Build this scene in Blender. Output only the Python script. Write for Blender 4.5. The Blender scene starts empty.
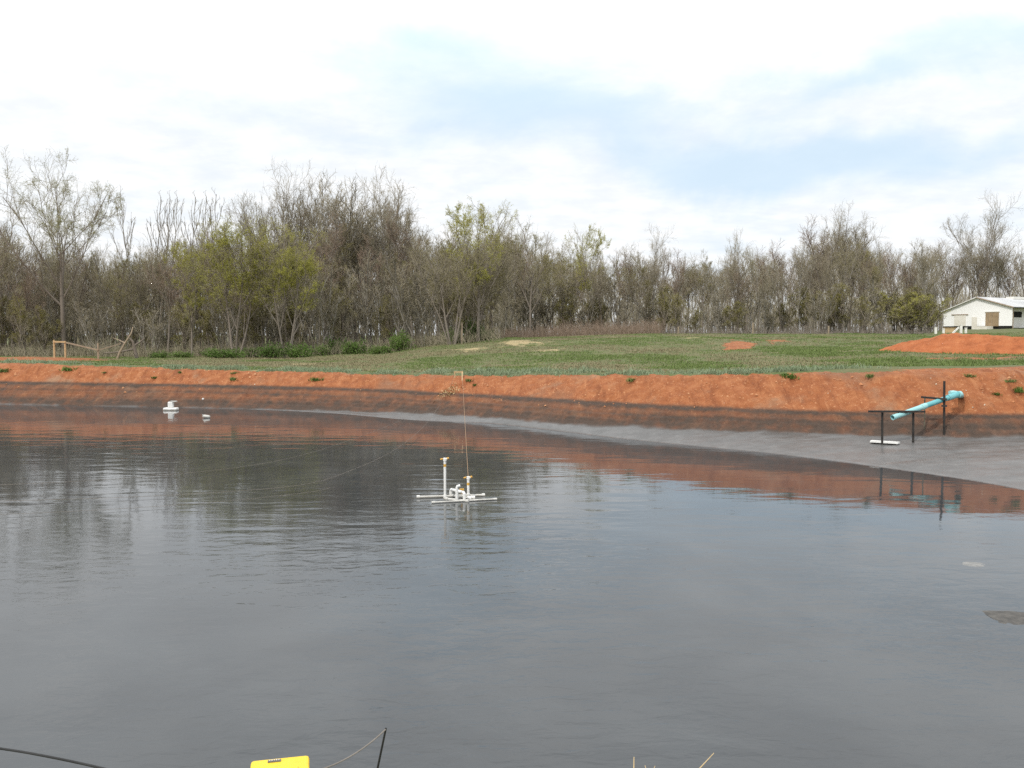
import bpy, math, random
import numpy as np
from mathutils import Vector, Matrix

random.seed(7)
SC = bpy.context.scene
COL = SC.collection
R = math.radians

# ------------------------------------------------------------------ camera
H = 3.6
F = 900.0
YH = 335.0
PITCH = math.atan((384 - YH) / F)
cam_d = bpy.data.cameras.new('camera')
cam = bpy.data.objects.new('camera', cam_d)
COL.objects.link(cam)
cam.location = (0, 0, H)
cam.rotation_euler = (R(90) - PITCH, 0, 0)
cam_d.sensor_width = 36
cam_d.lens = F / 1024 * 36
cam_d.clip_start = 0.1
cam_d.clip_end = 8000
SC.camera = cam
CP, SP = math.cos(PITCH), math.sin(PITCH)

def ray(px, py):
    """direction through a pixel of the photograph, scaled to unit depth in y"""
    u = (px - 512) / F; v = (384 - py) / F
    dy = CP + v * SP
    dz = -SP + v * CP
    return Vector((u / dy, 1.0, dz / dy))

def at(px, py, D):
    d = ray(px, py)
    return Vector((d.x * D, D, H + d.z * D))

def on(px, py, z=0.0):
    d = ray(px, py)
    D = (z - H) / d.z
    return Vector((d.x * D, D, z))

# ------------------------------------------------------------------ noise
def _hash(ix, iy, seed):
    n = (ix * 374761393 + iy * 668265263 + seed * 362437) & 0x7fffffff
    n = ((n ^ (n >> 13)) * 1274126177) & 0x7fffffff
    return ((n ^ (n >> 16)) & 0xffff) / 65535.0

def vnoise(x, y, seed=0):
    x = np.asarray(x, float); y = np.asarray(y, float)
    ix = np.floor(x).astype(np.int64); iy = np.floor(y).astype(np.int64)
    fx = x - ix; fy = y - iy
    fx = fx * fx * (3 - 2 * fx); fy = fy * fy * (3 - 2 * fy)
    a = _hash(ix, iy, seed); b = _hash(ix + 1, iy, seed)
    c = _hash(ix, iy + 1, seed); d = _hash(ix + 1, iy + 1, seed)
    return (a + (b - a) * fx) * (1 - fy) + (c + (d - c) * fx) * fy

def fbm(x, y, seed=0, octv=4):
    s = 0; a = 0.5; t = 0
    for k in range(octv):
        s = s + a * vnoise(x, y, seed + k * 17); t += a
        x = x * 2.03 + 11.3; y = y * 2.03 + 5.7; a *= 0.5
    return s / t

def sstep(a, b, x):
    t = np.clip((x - a) / (b - a), 0, 1)
    return t * t * (3 - 2 * t)

# ------------------------------------------------------------------ mesh helpers
def mesh_np(name, V, faces, mats, mat_idx=None, smooth=False):
    """faces: list of (m,k) int arrays"""
    me = bpy.data.meshes.new(name)
    V = np.asarray(V, np.float32)
    faces = [np.asarray(f, np.int32) for f in faces if len(f)]
    me.vertices.add(len(V)); me.vertices.foreach_set('co', V.ravel())
    nl = sum(f.size for f in faces); npo = sum(len(f) for f in faces)
    me.loops.add(nl); me.polygons.add(npo)
    me.loops.foreach_set('vertex_index', np.concatenate([f.ravel() for f in faces]))
    st = []; o = 0
    for f in faces:
        st.append(o + np.arange(len(f), dtype=np.int32) * f.shape[1]); o += f.size
    me.polygons.foreach_set('loop_start', np.concatenate(st))
    if mat_idx is not None:
        me.polygons.foreach_set('material_index', np.asarray(mat_idx, np.int32))
    me.polygons.foreach_set('use_smooth', np.full(npo, smooth, bool))
    for m in mats: me.materials.append(m)
    me.update(calc_edges=True)
    return me

class MB:
    """collects shapes for one mesh"""
    def __init__(s): s.v = []; s.f = []
    def add(s, v, f):
        o = len(s.v); s.v += [tuple(p) for p in v]; s.f += [tuple(i + o for i in q) for q in f]
    def box(s, c, size, rz=0, M=None):
        x, y, z = [k / 2 for k in size]
        p = [Vector((a * x, b * y, d * z)) for d in (-1, 1) for b in (-1, 1) for a in (-1, 1)]
        m = (M or Matrix.Rotation(rz, 3, 'Z'))
        s.add([m @ q + Vector(c) for q in p],
              [(0, 2, 3, 1), (4, 5, 7, 6), (0, 1, 5, 4), (2, 6, 7, 3), (0, 4, 6, 2), (1, 3, 7, 5)])
    def bar(s, a, b, w, h):
        """rectangular bar from a to b"""
        a = Vector(a); b = Vector(b); t = (b - a).normalized()
        ref = Vector((0, 0, 1)) if abs(t.z) < .95 else Vector((0, 1, 0))
        u = t.cross(ref).normalized() * w / 2; v = u.cross(t).normalized() * h / 2
        p = [q + i * u + j * v for q in (a, b) for (i, j) in ((-1, -1), (1, -1), (1, 1), (-1, 1))]
        s.add(p, [(0, 1, 2, 3), (7, 6, 5, 4), (0, 4, 5, 1), (1, 5, 6, 2), (2, 6, 7, 3), (3, 7, 4, 0)])
    def tube(s, pts, r, n=8, cap=True):
        pts = [Vector(p) for p in pts]
        rr = r if isinstance(r, (list, tuple)) else [r] * len(pts)
        o = len(s.v); vs = []
        pu = None
        for i, p in enumerate(pts):
            t = (pts[min(i + 1, len(pts) - 1)] - pts[max(i - 1, 0)]).normalized()
            if pu is None:
                ref = Vector((0, 0, 1)) if abs(t.z) < .9 else Vector((1, 0, 0))
                u = t.cross(ref).normalized()
            else:
                u = (pu - t * pu.dot(t)).normalized()
            pu = u; w = t.cross(u)
            for k in range(n):
                a = 2 * math.pi * k / n
                vs.append(p + rr[i] * (math.cos(a) * u + math.sin(a) * w))
        f = []
        for i in range(len(pts) - 1):
            for k in range(n):
                k2 = (k + 1) % n
                f.append((i * n + k, i * n + k2, (i + 1) * n + k2, (i + 1) * n + k))
        if cap:
            f.append(tuple(range(n))[::-1]); f.append(tuple((len(pts) - 1) * n + k for k in range(n)))
        s.add(vs, f)
    def build(s, name, mat, parent=None, smooth=False, bevel=0, loc=None, data_only=False):
        me = bpy.data.meshes.new(name)
        org = Vector(loc) if loc is not None else Vector((0, 0, 0))
        me.from_pydata([Vector(p) - org for p in s.v], [], s.f)
        me.materials.append(mat); me.update()
        if smooth:
            me.polygons.foreach_set('use_smooth', [True] * len(me.polygons))
        o = bpy.data.objects.new(name, me); COL.objects.link(o)
        if parent is not None:
            o.parent = parent
        elif loc is not None:
            o.location = org
        if bevel:
            m = o.modifiers.new('bevel', 'BEVEL'); m.width = bevel; m.segments = 2; m.limit_method = 'ANGLE'
        return o

def tag(o, label, cat, group=None, kind=None):
    if label: o['label'] = label
    if cat: o['category'] = cat
    if group: o['group'] = group
    if kind: o['kind'] = kind
    return o

def thing(name, label, cat, loc=(0, 0, 0), group=None):
    o = bpy.data.objects.new(name, None); COL.objects.link(o); o.location = loc
    o.empty_display_size = .3
    return tag(o, label, cat, group)

# ------------------------------------------------------------------ materials
def nodes(name):
    m = bpy.data.materials.new(name); m.use_nodes = True
    nt = m.node_tree
    return m, nt, nt.nodes['Principled BSDF']

def N(nt, typ, **kw):
    n = nt.nodes.new(typ)
    for k, v in kw.items():
        if k.startswith('i_'):
            key = k[2:]
            key = int(key) if key.isdigit() else key.replace('_', ' ')
            n.inputs[key].default_value = v
        else:
            setattr(n, k, v)
    return n

def L(nt, a, b): nt.links.new(a, b)

def noise(nt, scale, detail=4, rough=.55, vec=None, dist=0):
    n = N(nt, 'ShaderNodeTexNoise'); n.inputs['Scale'].default_value = scale
    n.inputs['Detail'].default_value = detail; n.inputs['Roughness'].default_value = rough
    n.inputs['Distortion'].default_value = dist
    if vec is not None: L(nt, vec, n.inputs['Vector'])
    return n

def ramp(nt, fac, stops):
    r = N(nt, 'ShaderNodeValToRGB')
    e = r.color_ramp.elements
    while len(e) < len(stops): e.new(.5)
    for i, (p, c) in enumerate(stops):
        e[i].position = p; e[i].color = (*c, 1) if len(c) == 3 else c
    L(nt, fac, r.inputs[0]); return r.outputs[0]

def mix(nt, fac, a, b, typ='MIX'):
    m = N(nt, 'ShaderNodeMix', data_type='RGBA', blend_type=typ)
    for s, v in ((m.inputs[0], fac), (m.inputs[6], a), (m.inputs[7], b)):
        if hasattr(v, 'links'): L(nt, v, s)
        elif isinstance(v, tuple): s.default_value = (*v, 1)
        else: s.default_value = v
    return m.outputs[2]

def mth(nt, op, a, b=None, c=None, clamp=False):
    m = N(nt, 'ShaderNodeMath', operation=op); m.use_clamp = clamp
    for i, v in enumerate((a, b, c)):
        if v is None: continue
        if hasattr(v, 'links'): L(nt, v, m.inputs[i])
        else: m.inputs[i].default_value = v
    return m.outputs[0]

def maprange(nt, v, a, b, c=0.0, d=1.0):
    m = N(nt, 'ShaderNodeMapRange', interpolation_type='SMOOTHSTEP')
    L(nt, v, m.inputs[0])
    for i, k in enumerate((a, b, c, d)): m.inputs[i + 1].default_value = k
    return m.outputs[0]

def bump(nt, bsdf, h, strength, dist):
    b = N(nt, 'ShaderNodeBump'); b.inputs['Strength'].default_value = strength
    b.inputs['Distance'].default_value = dist
    L(nt, h, b.inputs['Height']); L(nt, b.outputs[0], bsdf.inputs['Normal']); return b

def simple(name, c1, c2, scale=6, rough=.6, spec=.3, bmp=0.0, metal=0):
    m, nt, b = nodes(name)
    tc = N(nt, 'ShaderNodeTexCoord')
    n = noise(nt, scale, 5, .6, tc.outputs['Object'])
    col = ramp(nt, n.outputs[0], [(.3, c1), (.7, c2)])
    L(nt, col, b.inputs['Base Color'])
    b.inputs['Roughness'].default_value = rough
    b.inputs['Specular IOR Level'].default_value = spec
    b.inputs['Metallic'].default_value = metal
    if bmp: bump(nt, b, n.outputs[0], 1, bmp)
    return m

def plant_mat(name, c1, c2, rough=.75, translucent=0.0):
    """colour varies from plant to plant and over each plant"""
    m, nt, b = nodes(name)
    oi = N(nt, 'ShaderNodeObjectInfo'); g = N(nt, 'ShaderNodeNewGeometry')
    n = noise(nt, .35, 3, .6, g.outputs['Position'])
    f = mth(nt, 'ADD', mth(nt, 'MULTIPLY', oi.outputs['Random'], .55), mth(nt, 'MULTIPLY', n.outputs[0], .9))
    f = mth(nt, 'SUBTRACT', f, .22, clamp=True)
    L(nt, mix(nt, f, c1, c2), b.inputs['Base Color'])
    b.inputs['Roughness'].default_value = rough
    b.inputs['Specular IOR Level'].default_value = .15
    if translucent:
        out = nt.nodes['Material Output']
        t = N(nt, 'ShaderNodeBsdfTranslucent'); L(nt, mix(nt, f, c1, c2), t.inputs[0])
        ms = N(nt, 'ShaderNodeMixShader'); ms.inputs[0].default_value = translucent
        L(nt, b.outputs[0], ms.inputs[1]); L(nt, t.outputs[0], ms.inputs[2]); L(nt, ms.outputs[0], out.inputs[0])
    return m

M = {}
M['bark'] = plant_mat('bark', (.15, .122, .098), (.27, .235, .2))
M['pale_bark'] = plant_mat('pale_bark', (.185, .165, .138), (.31, .285, .245))
M['twig'] = plant_mat('twig', (.20, .172, .118), (.33, .29, .205))
M['red_twig'] = plant_mat('red_twig', (.195, .14, .102), (.28, .21, .16))
M['bud_yellow'] = plant_mat('bud_yellow', (.31, .305, .055), (.46, .44, .11), translucent=.35)
M['bud_olive'] = plant_mat('bud_olive', (.19, .175, .055), (.29, .26, .085), translucent=.3)
M['bud_pale'] = plant_mat('bud_pale', (.27, .275, .15), (.38, .38, .22), translucent=.3)
M['leaf_green'] = plant_mat('leaf_green', (.075, .13, .03), (.14, .215, .05), translucent=.25)
M['blade_blue'] = plant_mat('blade_blue', (.21, .265, .16), (.32, .37, .235), translucent=.2)
M['blade_green'] = plant_mat('blade_green', (.115, .165, .05), (.185, .232, .078), translucent=.2)
M['blade_dry'] = plant_mat('blade_dry', (.19, .165, .095), (.29, .25, .15), translucent=.2)
M['straw'] = simple('straw', (.45, .33, .17), (.62, .48, .28), 9, .7)
def pvc_mat(name, c1, c2):
    m, nt, b = nodes(name)
    g = N(nt, 'ShaderNodeNewGeometry'); sx = N(nt, 'ShaderNodeSeparateXYZ'); L(nt, g.outputs['Position'], sx.inputs[0])
    n = noise(nt, 7, 5, .65, g.outputs['Position']); n2 = noise(nt, 26, 3, .6, g.outputs['Position'])
    c = mix(nt, n.outputs[0], c1, c2)
    c = mix(nt, maprange(nt, n2.outputs[0], .55, .75, 0, .5), c, (.42, .39, .33))
    zz = mth(nt, 'ADD', sx.outputs[2], mth(nt, 'MULTIPLY', mth(nt, 'SUBTRACT', n.outputs[0], .5), .12))
    c = mix(nt, maprange(nt, zz, .0, .09, .75, 0), c, (.2, .175, .13))
    L(nt, c, b.inputs['Base Color']); b.inputs['Roughness'].default_value = .45
    return m
M['pvc'] = pvc_mat('pvc', (.70, .70, .67), (.84, .84, .82))
M['pvc_dirty'] = simple('pvc_dirty', (.40, .39, .36), (.68, .67, .63), 3, .5)
M['brass'] = simple('brass', (.50, .27, .04), (.68, .40, .07), 14, .4, .4)
M['teal'] = simple('teal', (.10, .36, .39), (.19, .46, .48), 2, .38)
M['teal_pale'] = simple('teal_pale', (.22, .49, .51), (.36, .60, .60), 4, .45)
M['black'] = simple('black_timber', (.018, .016, .015), (.05, .045, .04), 7, .7)
M['weathered'] = simple('weathered', (.10, .085, .06), (.17, .15, .11), 7, .8)
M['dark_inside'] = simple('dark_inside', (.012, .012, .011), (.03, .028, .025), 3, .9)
M['wood'] = simple('new_wood', (.42, .29, .15), (.56, .41, .23), 5, .7)
M['old_wood'] = simple('old_wood', (.23, .18, .125), (.36, .29, .21), 5, .8)
M['rope'] = simple('rope', (.30, .19, .11), (.42, .28, .17), 9, .8)
M['rope_grey'] = simple('rope_grey', (.16, .14, .12), (.26, .23, .2), 9, .8)
M['cable'] = simple('cable', (.012, .012, .012), (.03, .03, .03), 9, .5)
M['white_paint'] = simple('white_paint', (.70, .68, .62), (.84, .83, .79), 1.1, .6)
M['brown_panel'] = simple('brown_panel', (.24, .17, .10), (.36, .27, .17), 1.5, .8)
M['cream_panel'] = simple('cream_panel', (.68, .64, .56), (.78, .75, .69), 1.5, .7)
M['yellow'] = simple('yellow', (.70, .45, .012), (.86, .60, .02), 22, .42, .5, .002)

# ---------------------------------------------------------------- pond and terrain
#  px: toe y, toe z, crest y, stain-line z
KX = np.array([0, 128, 256, 360, 450, 530, 600, 700, 800, 900, 1024])
TOE_Y = np.array([404.5, 406.5, 409, 411.5, 415, 421, 426.5, 430, 433, 436, 438.5])
TOE_Z = np.array([.0, .0, .0, .04, .14, .2, .26, .33, .4, .45, .5])
CREST_Y = np.array([363.5, 367.5, 371, 373.5, 376, 376.5, 376, 375, 373.5, 372, 370])
toe = [on(x, y, z) for x, y, z in zip(KX, TOE_Y, TOE_Z)]
RUN = 3.0
KWX = np.array([p.x for p in toe])
KZT = np.array([p.z for p in toe])
KZC = np.array([H + ray(x, cy).z * (p.y + RUN) for x, cy, p in zip(KX, CREST_Y, toe)])
KZL = np.interp(KX, [0, 256, 450, 530, 600, 800, 1024], [1.10, 1.04, .97, 1.02, 1.05, 1.06, 1.12])
BASIN = [(-43, 52.5), (-36, 50)] + [(p.x, p.y) for p in toe] + [(22, 27.3), (28, 24.5), (32, 19), (32.5, 11), (30, 6.95), (20, 6.7),
         (0, 6.7), (-22, 6.7), (-40, 7.5), (-47, 13), (-50, 30), (-48, 46)]
WL = [(338, 413.3), (370, 416.2), (400, 419.2), (440, 421.4), (490, 423), (530, 427.5), (575, 433), (620, 438.5), (690, 445.5), (760, 452), (820, 459),
      (880, 467), (940, 475.5), (985, 482.5), (1024, 490), (1100, 507)]
wl = [on(x, y, 0) for x, y in WL]
WATER = [(-43, 52.5), (-36, 50)] + [(p.x, p.y) for p in toe[:3]] + [(p.x, p.y) for p in wl] + [(17.5, 14), (22, 8), (20, 6.7),
         (0, 6.7), (-22, 6.7), (-40, 7.5), (-47, 13), (-50, 30), (-48, 46)]

def smooth_poly(P, it=2):
    P = np.array(P)
    for _ in range(it):
        Q = np.roll(P, -1, 0)
        P = np.stack([.75 * P + .25 * Q, .25 * P + .75 * Q], 1).reshape(-1, 2)
    return P
BASIN = smooth_poly(BASIN); WATER = smooth_poly(WATER)

def sdist(P, x, y):
    """signed distance to a polygon, negative inside"""
    d2 = np.full(x.shape, 1e18); ins = np.zeros(x.shape, bool)
    n = len(P)
    for i in range(n):
        ax, ay = P[i]; bx, by = P[(i + 1) % n]
        ex, ey = bx - ax, by - ay
        t = np.clip(((x - ax) * ex + (y - ay) * ey) / (ex * ex + ey * ey + 1e-12), 0, 1)
        d2 = np.minimum(d2, (x - ax - t * ex) ** 2 + (y - ay - t * ey) ** 2)
        c = ((ay > y) != (by > y))
        if by != ay:
            ins ^= c & (x < (bx - ax) * (y - ay) / (by - ay) + ax)
    d = np.sqrt(d2)
    return np.where(ins, -d, d)

TD = np.array([40, 50, 60, 75, 85, 100, 115, 130, 160, 300, 1000, 4000])
TX = np.array([-500, 0, 256, 370, 450, 520, 640, 800, 900, 960, 1024, 1300])
TZ = np.array([
 [1.95, 1.9, 1.8, 1.7, 1.6, 1.6, 1.7, 1.8, 1.9, 2.2, 2.5, 2.5],
 [1.95, 1.9, 1.8, 1.7, 1.6, 1.6, 1.7, 1.8, 1.9, 2.2, 2.5, 2.5],
 [1.8, 1.75, 1.7, 1.65, 1.6, 1.6, 1.7, 1.8, 1.9, 2.2, 2.5, 2.5],
 [1.75, 1.7, 1.75, 1.9, 1.95, 1.9, 1.9, 1.9, 1.9, 2.2, 2.5, 2.5],
 [1.75, 1.8, 2.1, 2.7, 2.85, 2.6, 2.4, 2.3, 2.2, 2.4, 2.5, 2.5],
 [1.75, 1.9, 2.35, 3.1, 3.35, 3.1, 2.9, 2.8, 2.7, 2.6, 2.5, 2.5],
 [1.9, 2.05, 2.55, 3.35, 3.68, 3.62, 3.5, 3.4, 3.3, 3.0, 2.5, 2.5],
 [2.1, 2.25, 2.6, 3.3, 3.6, 3.62, 3.55, 3.5, 3.4, 3.0, 2.5, 2.5],
 [2.2, 2.45, 2.75, 3.2, 3.45, 3.62, 3.7, 3.8, 3.6, 3.0, 2.5, 2.5],
 [2.25, 2.5, 2.8, 3.2, 3.45, 3.75, 4.1, 4.4, 4.5, 3.5, 2.5, 2.5],
 [2.3, 2.5, 2.8, 3.2, 3.45, 3.85, 4.3, 4.6, 4.7, 3.5, 2.5, 2.5],
 [2.3, 2.5, 2.8, 3.2, 3.45, 3.85, 4.3, 4.6, 4.7, 3.5, 2.5, 2.5]])

def base_height(x, y):
    D = np.clip(y, 40, 3999); az = np.clip(512 + F * x / np.maximum(y, 12), -499, 1299)
    i = np.clip(np.searchsorted(TX, az, 'right') - 1, 0, len(TX) - 2)
    j = np.clip(np.searchsorted(TD, D, 'right') - 1, 0, len(TD) - 2)
    fx = (az - TX[i]) / (TX[i + 1] - TX[i]); fy = (D - TD[j]) / (TD[j + 1] - TD[j])
    fx = fx * fx * (3 - 2 * fx)
    z = (TZ[i, j] * (1 - fx) + TZ[i + 1, j] * fx) * (1 - fy) + (TZ[i, j + 1] * (1 - fx) + TZ[i + 1, j + 1] * fx) * fy
    return np.where(y < 25, 1.8, z)

def terrain(x, y, detail=True, full=False):
    x = np.asarray(x, float); y = np.asarray(y, float)
    sb = sdist(BASIN, x, y); sw = sdist(WATER, x, y)
    far = y > 15
    xx = np.clip(x, KWX[0], KWX[-1])
    zt = np.where(far, np.interp(xx, KWX, KZT), 0)
    zc = np.where(far, np.interp(xx, KWX, KZC), 1.8)
    zl = np.interp(xx, KWX, KZL)
    run = np.where(far, RUN, 3.25)
    wob = (fbm(x * .35, y * .35, 3) - .5) * .35 if detail else 0
    s = np.where(far, sb + wob * sstep(.4, 1.6, sb), sb)
    t = np.clip(s / run, 0, 1.4)
    prof = np.where(t < .85, t * 1.06, .901 + (1 - np.exp(-(np.maximum(t, .85) - .85) * 9)) * .1)
    bank = zt + (zc - zt) * prof
    T = base_height(x, y)
    out = bank + (T - zc) * sstep(run, run + 11, sb)
    mudf = np.clip(sw, 0, None) / (np.clip(sw, 0, None) + np.clip(-sb, 0, None) + 1e-6)
    mud = .012 + (zt - .012) * mudf
    wet = -np.minimum(1.2, .02 + .3 * np.clip(-sw, 0, None))
    z = np.where(sb > 0, out, np.where(sw > 0, mud, wet))
    if detail:
        onb = sstep(.02, .5, sb) * (1 - sstep(3.2, 4.6, sb)) * far
        # rills and slumps down the clay face
        z = z + onb * ((fbm(x * 2.6, y * .7, 11, 3) - .5) * .24 * (1 - .6 * sstep(2.3, 3, sb)) + (fbm(x * 6, y * 5, 12, 3) - .5) * .12)
        # ledges left by the falling water level
        z = z + onb * .02 * np.sin(z * 42) * (1 - sstep(.8, 1.15, z))
        mm = (sb <= .3) & (sw > .3)
        z = z + mm * ((fbm(x * 1.2, y * 2.4, 21, 4) - .5) * .045 * sstep(.3, 2.5, sw))
        g = sstep(3.2, 5, sb)
        z = z + g * ((fbm(x * .16, y * .16, 31, 3) - .5) * .28 + (fbm(x * .9, y * .9, 32, 3) - .5) * .12) * (1 - sstep(150, 250, y))
    if full:
        return z, sb, sw, zl
    return z

def gz(x, y):
    return float(terrain(np.array([x]), np.array([y]))[0])

ang_f = np.arange(-34, 34.01, .095)
ang_c = np.concatenate([np.arange(38, 322, 5.0)])
ang = np.radians(np.concatenate([ang_f, ang_c]))
rad = np.concatenate([np.linspace(.4, 6, 20, False), np.linspace(6, 18, 40, False), np.arange(18, 28, .11), np.arange(28, 57, .06),
                      57 * (140 / 57) ** np.linspace(0, 1, 170, False), 140 * (4000 / 140) ** np.linspace(0, 1, 50)])
A, RR = np.meshgrid(ang, rad, indexing='ij')
GX = np.sin(A) * RR; GY = np.cos(A) * RR
nx_, ny_ = GX.shape
gx = GX.ravel(); gy = GY.ravel()
gzv, sbv, swv, zlv = terrain(gx, gy, True, True)
V = np.stack([gx, gy, gzv], 1)
I = np.arange(nx_ * ny_).reshape(nx_, ny_)
I2 = np.roll(I, -1, 0)
quads = np.stack([I[:, :-1], I2[:, :-1], I2[:, 1:], I[:, 1:]], -1).reshape(-1, 4)[:, ::-1]
V = np.vstack([V, [[0, 0, 1.8]]]); c0 = len(V) - 1
tris = np.stack([I[:, 0], np.full(nx_, c0), I2[:, 0]], 1)[:, ::-1]

def azpx(x, y): return 512 + F * x / np.maximum(y, 5)

def grass_mask(x, y, sb):
    """1 where turf grows"""
    a = azpx(x, y)
    n = (fbm(x * .55, y * .55, 41) - .5) + (fbm(x * 2.6, y * 1.3, 42) - .5) * .7
    g = sstep(2.95, 3.35, sb + n * .9)
    # right-hand crest is still bare clay further back
    bare = sstep(840, 960, a) * (1 - sstep(4.2, 5.6, sb + n * 3)) * (sb < 9)
    g = g * (1 - bare)
    # bare strip behind the turf at the left
    strip = (1 - sstep(60, 150, a + n * 60)) * sstep(11, 12.5, sb + n) * (1 - sstep(22, 25, sb + n))
    g = g * (1 - strip)
    # scraped clay patch on the mound
    p1 = np.exp(-(((a - 738) / 17) ** 2 + ((y - 66) / 5) ** 2))
    p2 = np.exp(-(((a - 775) / 16) ** 2 + ((y - 72) / 2.5) ** 2)) * .8
    p3 = np.exp(-(((a - 985) / 60) ** 2 + ((y - 46) / 3.2) ** 2)) * .8
    g = g * (1 - sstep(.3, .6, np.maximum(np.maximum(p1, p2), p3) + n * .9))
    g = g * (y > 15) + (y <= 15) * sstep(.5, 2, sb)
    return np.clip(g, 0, 1)

def straw_mask(x, y):
    a = azpx(x, y); n = fbm(x * .8, y * .8, 51) - .5
    s = 0
    for (ca, wa, cd, wd, k) in ((520, 26, 73, 3.5, 1.), (470, 18, 68, 2.5, .9), (300, 28, 58, 3, .8), (545, 22, 62, 2, .5), (700, 30, 75, 3, .4), (935, 35, 47, 3, .7)):
        s = np.maximum(s, k * np.exp(-(((a - ca) / wa) ** 2 + ((y - cd) / wd) ** 2)))
    return sstep(.35, .75, s + n * 1.1 + (fbm(x * 3, y * 1.2, 52) - .5) * .9)

gm = grass_mask(gx, gy, sbv)
mudm = (1 - sstep(-.12, .10, sbv + (fbm(gx * 1.4, gy * 1.4, 66) - .5) * .35)) * sstep(-.2, .05, swv) * (gy > 12)
n1 = fbm(gx * .9, gy * .9, 61) - .5; n2 = fbm(gx * 3.1, gy * 3.1, 62) - .5
onbank = (sbv > -.3) & (gy > 12)
rel = gzv - zlv
wide = (fbm(gx * .22, gy * .05, 63) - .5)
stain = onbank * (1 - sstep(-.04, .08, rel + n2 * .12))                   # below the old waterline
low = 1 - sstep(.22, .58, gzv - np.interp(np.clip(gx, KWX[0], KWX[-1]), KWX, KZT) + n1 * .3 + wide * .3)
line = np.exp(-((rel + .06 + n1 * .06) / .075) ** 2)
band2 = np.exp(-((rel + .36 + n1 * .1) / .05) ** 2) * .5
stain_amt = stain * np.clip(.54 + .42 * low + .55 * line + band2 * .5 + n2 * .6 + n1 * .4, 0, 1)
zone = np.zeros((len(V), 4), np.float32)
zone[:-1, 0] = gm; zone[:-1, 1] = mudm; zone[:-1, 2] = stain_amt; zone[:-1, 3] = straw_mask(gx, gy)
zone[-1] = (1, 0, 0, 0)

def ground_material():
    m, nt, b = nodes('ground')
    att = N(nt, 'ShaderNodeAttribute', attribute_name='zone')
    sep = N(nt, 'ShaderNodeSeparateColor'); L(nt, att.outputs['Color'], sep.inputs[0])
    g = N(nt, 'ShaderNodeNewGeometry'); pos = g.outputs['Position']
    nb = noise(nt, .55, 6, .62, pos); nm = noise(nt, 2.4, 5, .6, pos); nf = noise(nt, 11, 4, .65, pos); nff = noise(nt, 38, 3, .6, pos)
    # clay
    clay = ramp(nt, nm.outputs[0], [(.28, (.22, .073, .028)), (.5, (.298, .104, .039)), (.72, (.37, .152, .064))])
    clay = mix(nt, maprange(nt, nf.outputs[0], .56, .75), clay, (.56, .30, .155))
    clay = mix(nt, maprange(nt, nb.outputs[0], .52, .72, 0, .75), clay, (.29, .185, .115))
    clay = mix(nt, maprange(nt, nff.outputs[0], .62, .72, 0, .6), clay, (.2, .075, .035))
    # rill streaks running down the face and darker damp patches
    mr = N(nt, 'ShaderNodeMapping'); mr.inputs['Scale'].default_value = (2.6, .5, .45); L(nt, pos, mr.inputs[0])
    rl = noise(nt, 1.4, 5, .65, mr.outputs[0], .3)
    clay = mix(nt, maprange(nt, rl.outputs[0], .50, .70, 0, .75), clay, (.185, .058, .022))
    clay = mix(nt, maprange(nt, rl.outputs[0], .30, .42, .6, 0), clay, (.43, .19, .085))
    dp = noise(nt, .22, 4, .6, pos, .5)
    clay = mix(nt, maprange(nt, dp.outputs[0], .54, .68, 0, .55), clay, (.21, .115, .07))
    # stain of the old waterline
    wetc = mix(nt, nf.outputs[0], (.042, .030, .023), (.098, .067, .05))
    st = mth(nt, 'MULTIPLY', sep.outputs[2], maprange(nt, nm.outputs[0], .2, .6, .75, 1.05), clamp=True)
    clay = mix(nt, st, clay, wetc)
    # mud
    mud = ramp(nt, nm.outputs[0], [(.3, (.09, .089, .086)), (.55, (.118, .117, .114)), (.75, (.15, .148, .143))])
    md = noise(nt, 1.0, 5, .6, None)
    mp = N(nt, 'ShaderNodeMapping'); mp.inputs['Scale'].default_value = (.35, 1.4, 1); L(nt, pos, mp.inputs[0]); L(nt, mp.outputs[0], md.inputs['Vector'])
    mud = mix(nt, maprange(nt, md.outputs[0], .46, .68, 0, .75), mud, (.085, .08, .075))
    # turf
    turf = ramp(nt, nb.outputs[0], [(.3, (.085, .115, .036)), (.44, (.14, .136, .062)), (.56, (.085, .122, .034)), (.7, (.155, .14, .072))])
    turf = mix(nt, maprange(nt, nm.outputs[0], .5, .75, 0, .7), turf, (.09, .135, .035))
    turf = mix(nt, maprange(nt, nf.outputs[0], .48, .68, 0, .7), turf, (.18, .135, .078))
    turf = mix(nt, mth(nt, 'MULTIPLY', att.outputs['Alpha'], .75), turf, (.44, .335, .185))
    gr = maprange(nt, mth(nt, 'ADD', sep.outputs[0], mth(nt, 'MULTIPLY', mth(nt, 'SUBTRACT', nf.outputs[0], .5), .9)), .35, .65)
    c = mix(nt, gr, clay, turf)
    c = mix(nt, sep.outputs[1], c, mud)
    L(nt, c, b.inputs['Base Color'])
    rgh = mth(nt, 'SUBTRACT', .92, mth(nt, 'MULTIPLY', sep.outputs[1], maprange(nt, md.outputs[0], .35, .65, .45, .66)))
    L(nt, rgh, b.inputs['Roughness'])
    b.inputs['Specular IOR Level'].default_value = .3
    hh = mth(nt, 'ADD', mth(nt, 'MULTIPLY', nf.outputs[0], 1), mth(nt, 'MULTIPLY', nff.outputs[0], .4))
    hh = mth(nt, 'MULTIPLY', hh, mth(nt, 'SUBTRACT', 1, mth(nt, 'MULTIPLY', sep.outputs[1], .93)))
    bump(nt, b, hh, 1, .05)
    return m

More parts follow.
